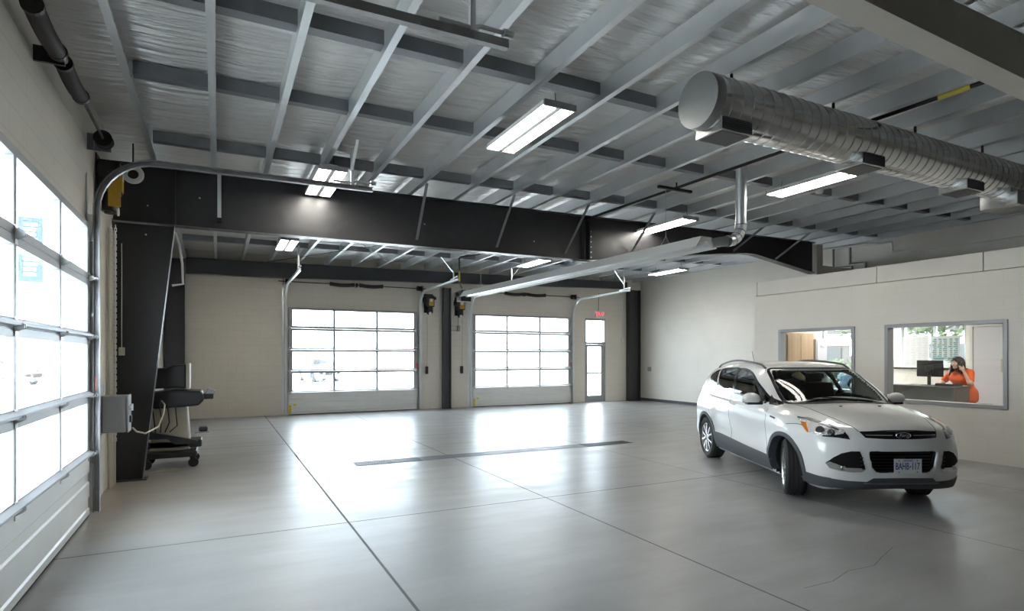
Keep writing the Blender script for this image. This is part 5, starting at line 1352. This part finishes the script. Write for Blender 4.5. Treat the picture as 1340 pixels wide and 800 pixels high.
# ------------------------------------------------------------------ the woman on the telephone
def blob(prims, bounds, h, k=.03, cut=None):
    axs = [np.arange(a, b, h) for a, b in bounds]; G = np.stack(np.meshgrid(*axs, indexing='ij'), -1).astype(np.float32); f = np.full(G.shape[:3], 9.0, np.float32)
    for pr in prims:
        kk = k
        if pr[0] == 'c':
            p, q, r1, r2 = np.array(pr[1], np.float32), np.array(pr[2], np.float32), pr[3], pr[4]; kk = pr[5] if len(pr) > 5 else k; m_ = max(r1, r2) + .12
            lo = np.minimum(p, q) - m_; hi = np.maximum(p, q) + m_
        else:
            c, r = np.array(pr[1], np.float32), np.array(pr[2], np.float32); kk = pr[3] if len(pr) > 3 else k; lo = c - r - .12; hi = c + r + .12
        sl = tuple(slice(max(0, int((lo[i] - bounds[i][0]) / h)), max(0, min(len(axs[i]), int((hi[i] - bounds[i][0]) / h) + 2))) for i in range(3))
        g_ = G[sl]
        if g_.size == 0: continue
        if pr[0] == 'c':
            d = q - p; t = np.clip(((g_ - p) @ d) / (d @ d + 1e-9), 0, 1); v = np.linalg.norm(g_ - p - t[..., None] * d, axis=-1) - (r1 + (r2 - r1) * t)
        else:
            u = (g_ - c) / r; n1 = np.linalg.norm(u, axis=-1); n2 = np.linalg.norm(u / r, axis=-1); v = n1 * (n1 - 1) / (n2 + 1e-6)
        a = f[sl]; hh = np.maximum(kk - np.abs(a - v), 0) / kk; f[sl] = np.minimum(a, v) - hh * hh * kk * .25
    if cut is not None: f = np.maximum(f, cut(G))
    f = np.nan_to_num(f, nan=1.0)
    return surface_nets(f.astype(float), axs, h)
M['skin'] = pbr('skin', (0.60, 0.36, 0.26), 0.5, noise=0.05, nscale=20)
M['shirt'] = pbr('orange_shirt', (0.78, 0.13, 0.035), 0.7, noise=0.06, nscale=14, bump=.3, bdist=.01)
M['hair'] = pbr('dark_brown_hair', (0.035, 0.018, 0.012), 0.45, bump=.8, nscale=40, stretch=(1, 1, .15), bdist=.01, noise=.4)
M['trousers'] = pbr('dark_trousers', (0.02, 0.02, 0.025), 0.7)
M['lip'] = pbr('lips', (0.45, 0.12, 0.11), 0.4)
M['eyewhite'] = pbr('eye_white', (0.75, 0.73, 0.7), 0.2)
Cc = lambda p, q, a, b, *k: ('c', p, q, a, b, *k)
torso = [Cc((-.05, -.07, .93), (-.05, .07, .93), .135, .135), Cc((-.03, 0, 1.0), (.05, 0, 1.22), .145, .15), Cc((.05, -.09, 1.27), (.05, .09, 1.27), .115, .115), Cc((.06, -.15, 1.345), (.06, .15, 1.345), .058, .058), Cc((.13, -.075, 1.22), (.13, .075, 1.22), .075, .075)]
LS, LE, LW = (.06, .18, 1.335), (.20, .295, 1.15), (.212, .190, 1.355)
RS, RE, RW = (.06, -.18, 1.335), (.20, -.28, 1.145), (.42, -.115, 1.135)
arms = [Cc(LS, LE, .056, .044), Cc(LE, LW, .043, .027), Cc(RS, RE, .056, .044), Cc(RE, RW, .043, .027)]
HC = (.155, 0, 1.525)
def hd_(x, y, z): return (HC[0] + x, HC[1] + y, HC[2] + z)
head = [Cc((.075, 0, 1.36), (.125, 0, 1.45), .055, .05), ('e', hd_(-.005, 0, .03), (.095, .074, .095)), ('e', hd_(.022, 0, -.035), (.068, .058, .08)), ('e', hd_(.06, 0, -.085), (.03, .032, .025), .02),
        Cc(hd_(.088, 0, .015), hd_(.108, 0, -.018), .008, .013, .012), ('e', hd_(.078, .0, -.052), (.016, .025, .012), .012), ('e', hd_(.07, .04, -.02), (.02, .022, .02), .02), ('e', hd_(.07, -.04, -.02), (.02, .022, .02), .02),
        Cc(hd_(.082, .018, .035), hd_(.078, .045, .036), .009, .008, .01), Cc(hd_(.082, -.018, .035), hd_(.078, -.045, .036), .009, .008, .01), ('e', hd_(0, .076, 0), (.018, .010, .03), .01), ('e', hd_(0, -.076, 0), (.018, .010, .03), .01)]
# left hand holds the handset: palm up the cheek, fingers round it; right hand rests on the counter
hand_l = [('e', (.272, .098, 1.43), (.024, .040, .045), .02)]
for i, (dy, dz_) in enumerate(((-.0, .055), (.004, .032), (.008, .010), (.012, -.010))):
    k0 = (.280, .075 + dy, 1.43 + dz_ * .9); k1 = (.298, .052 + dy, 1.438 + dz_); k2 = (.290, .028 + dy, 1.440 + dz_); k3 = (.270, .018 + dy, 1.440 + dz_)
    L_ = (1, 1.05, 1, .85)[i]; hand_l += [Cc(k0, k1, .0092, .0088, .008), Cc(k1, k2, .0086, .0080, .006), Cc(k2, k3, .0078, .0068, .006)]
hand_l += [Cc((.268, .125, 1.42), (.262, .105, 1.475), .012, .010, .012), Cc((.262, .105, 1.475), (.255, .085, 1.505), .0095, .008, .006)]
sh3 = lambda p: (p[0] - .055, p[1] + .070, p[2] - .02)
hand = [('c', sh3(h[1]), sh3(h[2]), *h[3:]) if h[0] == 'c' else ('e', sh3(h[1]), *h[2:]) for h in hand_l]
hand += [('e', (.470, -.092, 1.128), (.045, .038, .017), .02)]
for i, (dy, L_) in enumerate(((.030, .068), (.010, .076), (-.010, .070), (-.028, .054))):
    k0 = (.505, -.090 + dy, 1.128); k1 = (.505 + L_ * .5, -.086 + dy * 1.25, 1.132); k2 = (.505 + L_, -.082 + dy * 1.35, 1.114)
    hand += [Cc(k0, k1, .0092, .0085, .008), Cc(k1, k2, .0082, .007, .006)]
hand += [Cc((.445, -.06, 1.122), (.478, -.030, 1.120), .011, .0095, .012), Cc((.478, -.030, 1.120), (.508, -.022, 1.113), .009, .0075, .006)]
legs = []
for s in (1, -1): legs += [Cc((-.05, .085 * s, .88), (-.02, .10 * s, .48), .098, .062), Cc((-.02, .10 * s, .48), (-.07, .10 * s, .10), .058, .036), Cc((-.07, .10 * s, .05), (.10, .115 * s, .035), .036, .03)]
BB = [(-.30, .66), (-.42, .42), (-.01, 1.72)]
woman = thing('person', 'woman in an orange shirt on the telephone behind the office counter', 'person', (0, 0, 0))
def bmesh_part(name, mat, VF, parent):
    V_, F_ = VF; me_ = bpy.data.meshes.new(name); me_.from_pydata([tuple(v) for v in V_], [], [tuple(int(i) for i in f) for f in F_]); me_.materials.append(M[mat]); me_.polygons.foreach_set('use_smooth', [True] * len(me_.polygons))
    o_ = bpy.data.objects.new(name, me_); COL.objects.link(o_); o_.parent = parent; o_['_org'] = (0., 0., 0.); return o_
skin_o = bmesh_part('body', 'skin', blob(torso + arms + head + hand + legs, BB, .0065, .028), woman)
for s in (1, -1):
    e = MB().ball(hd_(.079, .031 * s, .012), .0115, 10).build('eye', 'eyewhite', skin_o, smooth=True); MB().ball(hd_(.087, .031 * s, .011), .006, 8).build('iris', 'black', skin_o, smooth=True)
    MB().tube([hd_(.090, .016 * s, .042), hd_(.088, .034 * s, .047), hd_(.074, .052 * s, .040)], .0035, 6).build('eyebrow', 'hair', skin_o)
MB().ball(hd_(.092, 0, -.052), 1, 10, (.006, .021, .006)).build('lips', 'lip', skin_o, smooth=True)
inf = lambda L, d: [(p[0], p[1], p[2], p[3] + d, p[4] + d, *p[5:]) if p[0] == 'c' else p for p in L]
sh_l = tuple(np.array(LS) * .25 + np.array(LE) * .75); sh_r = tuple(np.array(RS) * .25 + np.array(RE) * .75)
shirt = inf(torso, .014) + [Cc((-.05, -.07, .84), (-.05, .07, .84), .155, .155), Cc(LS, sh_l, .072, .066), Cc(RS, sh_r, .072, .066)]
bmesh_part('shirt', 'shirt', blob(shirt, BB, .0075, .035, cut=lambda G: np.maximum(.76 - G[..., 2], -(np.linalg.norm(G - np.array([.10, 0, 1.42], np.float32), axis=-1) - .062))), woman)
bmesh_part('trousers', 'trousers', blob(inf(legs[:2] + legs[3:5], .014) + inf(torso[:1], .004), BB, .009, .03, cut=lambda G: np.maximum(G[..., 2] - .96, .07 - G[..., 2])), woman)
bmesh_part('shoes', 'black', blob(inf([legs[2], legs[5]], .012), BB, .009, .02, cut=lambda G: G[..., 2] - .10), woman)
hair = [('e', hd_(-.018, 0, .045), (.108, .094, .098)), Cc(hd_(-.05, 0, .0), hd_(-.09, 0, -.20), .09, .06)]
for s in (1, -1):
    hair += [Cc(hd_(.015, .078 * s, .06), hd_(.025, .092 * s, -.06), .030, .030), Cc(hd_(.025, .092 * s, -.06), hd_(.03 if s > 0 else .07, .10 * s, -.19), .030, .022), Cc(hd_(-.03, .088 * s, .02), hd_(-.02, .12 * s, -.17), .040, .028), Cc(hd_(.07, .02 * s, .098), hd_(.088, .055 * s, .045), .017, .012)]
hair += [Cc(hd_(.072, -.01, .105), hd_(.094, -.015, .055), .017, .011), Cc(hd_(.05, -.085, -.03), hd_(.11, -.075, -.235), .022, .014), Cc(hd_(.06, -.07, -.02), hd_(.13, -.05, -.20), .016, .010)]
rr_ = random.Random(3)
for i in range(16):
    a = rr_.uniform(.6, 5.6); hair.append(Cc(hd_(-.02 + .09 * cos(a), .085 * sin(a), .06), hd_(-.03 + .11 * cos(a), .115 * sin(a), -.10 - rr_.uniform(0, .12)), .016, .007, .015))
bmesh_part('hair', 'hair', blob(hair, BB, .0075, .02, cut=lambda G: -np.maximum(np.linalg.norm((G - np.array(hd_(.075, 0, -.02), np.float32)) / np.array([.06, .058, .082], np.float32), axis=-1) - 1, -9) * .06), woman)
woman.location = (13.33, 6.33, .012); woman.rotation_euler = (0, 0, radians(166))
ph = thing('telephone_handset', 'black telephone handset held to her face', 'telephone', (0, 0, 0))
MB().tube([(.255, .058, 1.415), (.250, .088, 1.42), (.240, .118, 1.438), (.222, .132, 1.475), (.192, .125, 1.515)], [.020, .013, .012, .013, .020], 12).build('handset', 'black', ph, smooth=50)
ph.location = woman.location; ph.rotation_euler = woman.rotation_euler
# ------------------------------------------------------------------ outside
M['asphalt'] = pbr('pale_concrete_apron', (0.50, 0.50, 0.49), 0.8, noise=0.12, nscale=0.6)
struct(MB().box(-70, XL - .26, -12, 90, -.16, -.02).build('ground_left', 'asphalt'))
struct(MB().box(XL - .255, 80, YB + .26, 90, -.16, -.02).build('ground_back', 'asphalt'))
struct(MB().box(XR + .26, 80, -12, YB + .255, -.16, -.02).build('ground_right', 'asphalt'))
# distant things beyond the overhead doors
def recolour(root, mat):
    for c in kids(root):
        if c.type == 'MESH' and c.name.split('.')[0] in ('body', 'door_mirror', 'door_handle'):
            c.data = c.data.copy(); c.data.materials[0] = mat
def park(lab, loc, ang, mat=None):
    c = copy_tree(car); c.name = 'car'; c['label'] = lab; c.location = loc; c.rotation_euler = (0, 0, ang); c.scale = (1, 1, 1)
    for ch in [k for k in kids(c) if k.name.split('.')[0] in ('oval_badge', 'licence_plate', 'plate_holder', 'fender_badge')]:
        for g in kids(ch): bpy.data.objects.remove(g)
        bpy.data.objects.remove(ch)
    if mat: recolour(c, mat)
    c['group'] = 'cars parked outside'
    return c
M['redpaint'] = pbr('red_car_paint', (0.30, 0.022, 0.014), 0.35, coat=1)
M['bluepaint'] = pbr('blue_car_paint', (0.03, 0.08, 0.14), 0.35, coat=1)
fx, fy = .8926, -.4509                                  # to the right as seen from the camera
ang = math.atan2(-fy, -fx)
park('red car parked outside, seen through the left overhead door', (-9.9 + fx * .45, 43.6 + fy * .45, -.02), ang, M['redpaint'])
park('white car parked outside the left rear door, nose toward us', (6.6, 39.5, -.02), radians(100))
park('white car parked outside at the right of the left rear door', (13.6, 40.5, -.02), radians(60))
park('blue car parked on the street outside the lobby window', (26.5, 17.9, -.02), radians(-62), M['bluepaint'])
# long pale building across the lot with ring emblem and orange letters
o = thing('dealership_building', 'long white building far across the lot beyond the left door', 'building', (-18, 66, 0))
MB().box(-34, -2, 66, 80, -.02, 7.0).build('wall', 'white', o)
MB().box(-34.3, -1.7, 65.7, 80.3, 7.0, 7.6).build('parapet', 'greybox', o)
for i in range(6): MB().box(-32 + i * 5, -28.6 + i * 5, 65.93, 65.99, .3, 3.0).build('shop_window', 'bluegrey', o)
M['brick'] = pbr('dark_brick', (0.06, 0.05, 0.045), .8, noise=.2)
MB().tube([(-24.5 + 1.1 * cos(t), 65.9, 5.0 + .7 * sin(t)) for t in np.linspace(0, 2 * pi, 24, endpoint=False)], .13, 6, closed=True).build('ring_emblem', 'bluegrey', o)
M['orangeletter'] = pbr('orange_letters', (0.30, 0.14, 0.03), 0.5)
mb = MB(); rnd = random.Random(4)
for i in range(7): mb.box(-19.5 + i * .8, -19.5 + i * .8 + rnd.uniform(.4, .65), 65.85, 65.95, 4.3, 5.5)
mb.build('sign_lettering', 'orangeletter', o)
# pylon with a tall blue banner
o = thing('banner_pole', 'tall blue vertical banner on a pole outside the left door', 'banner', (-8.22, 34, 0))
MB().cyl((-8.22, 34, -.02), (-8.22, 34, 8.3), .07, 10).build('pole', 'zinc', o)
b = MB().box(-8.15, -7.25, 33.98, 34.02, 5.1, 8.1).build('banner', pbr('banner_blue', (0.012, 0.035, 0.11), .6), o)
mb = MB(); rnd = random.Random(9)
for i in range(11): mb.box(-7.95, -7.45 - rnd.uniform(0, .12), 33.97, 33.979, 5.4 + i * .23, 5.4 + i * .23 + .13)
mb.build('white_strokes', 'white', b)
# street trees and sign beyond the lobby window
M['bark'] = pbr('bark', (0.10, 0.075, 0.055), .9)
M['leaf'] = pbr('leaf_green', (0.035, 0.05, 0.012), .7, noise=.5, nscale=6)
def tree(x, y, h, lab, seed):
    o = thing('street_tree', lab, 'tree', (x, y, -.02), 'street trees'); r_ = random.Random(seed)
    MB().tube([(x, y, -.02), (x + .05, y, h * .3), (x - .05, y + .1, h * .6)], [.16, .12, .06], 8).build('trunk', 'bark', o)
    vs, fs = [], []
    for i in range(900):
        a, b_, c_ = r_.gauss(0, 1), r_.gauss(0, 1), r_.gauss(0, 1); l = math.sqrt(a * a + b_ * b_ + c_ * c_); q = r_.uniform(.5, 1)
        p = Vector((x + a / l * h * .32 * q, y + b_ / l * h * .32 * q, h * .66 + c_ / l * h * .36 * q)); u = Vector((r_.gauss(0, 1), r_.gauss(0, 1), r_.gauss(0, 1))).normalized() * .22; v = u.orthogonal().normalized() * .12
        k = len(vs); vs += [p - u, p + v, p + u, p - v]; fs.append((k, k + 1, k + 2, k + 3))
    m_ = MB(); m_.add(vs, fs); m_.build('foliage', 'leaf', o, recalc=False)
for k, (x, y, h) in enumerate(((34, 17.5, 7), (36, 22.5, 8), (33, 27, 6.5), (38, 12, 8))): tree(x, y, h, 'leafy street tree outside, %s from the office side' % ORD[k], k)
o = thing('street_building', 'dark brick building across the street outside the lobby window', 'building', (52, 32, 0))
MB().box(48, 60, 20, 50, -.02, 6.0).build('wall', 'brick', o); MB().box(47.9, 47.99, 20, 50, 2.6, 3.6).build('fascia', 'bluegrey', o)
for i in range(5): MB().box(47.93, 47.99, 22 + i * 5, 25.5 + i * 5, .2, 2.4).build('shop_window', 'black', o)
o = thing('hedge', 'green hedge along the street outside the office windows', 'hedge', (31, 20, 0)); r_ = random.Random(2)
vs, fs = [], []
for i in range(2600):
    p = Vector((30.5 + r_.uniform(-.5, .5), r_.uniform(9, 30), r_.uniform(0, 1.5))); u = Vector((r_.gauss(0, 1), r_.gauss(0, 1), r_.gauss(0, 1))).normalized() * .14; v = u.orthogonal().normalized() * .08
    k = len(vs); vs += [p - u, p + v, p + u, p - v]; fs.append((k, k + 1, k + 2, k + 3))
MB().add(vs, fs).build('foliage', 'leaf', o, recalc=False)
o = thing('street_sign', 'white street sign on a post outside the lobby window', 'sign', (20.5, 13.05, 0))
MB().cyl((20.5, 13.05, -.02), (20.5, 13.05, 2.2), .03, 8).build('post', 'zinc', o); MB().cbox((20.48, 13.05, 2.0), (.01, .5, .6), Matrix.Rotation(radians(30), 3, 'Z')).build('sign_plate', 'white', o)
for o in bpy.data.objects:
    if '_org' in o.keys(): del o['_org']
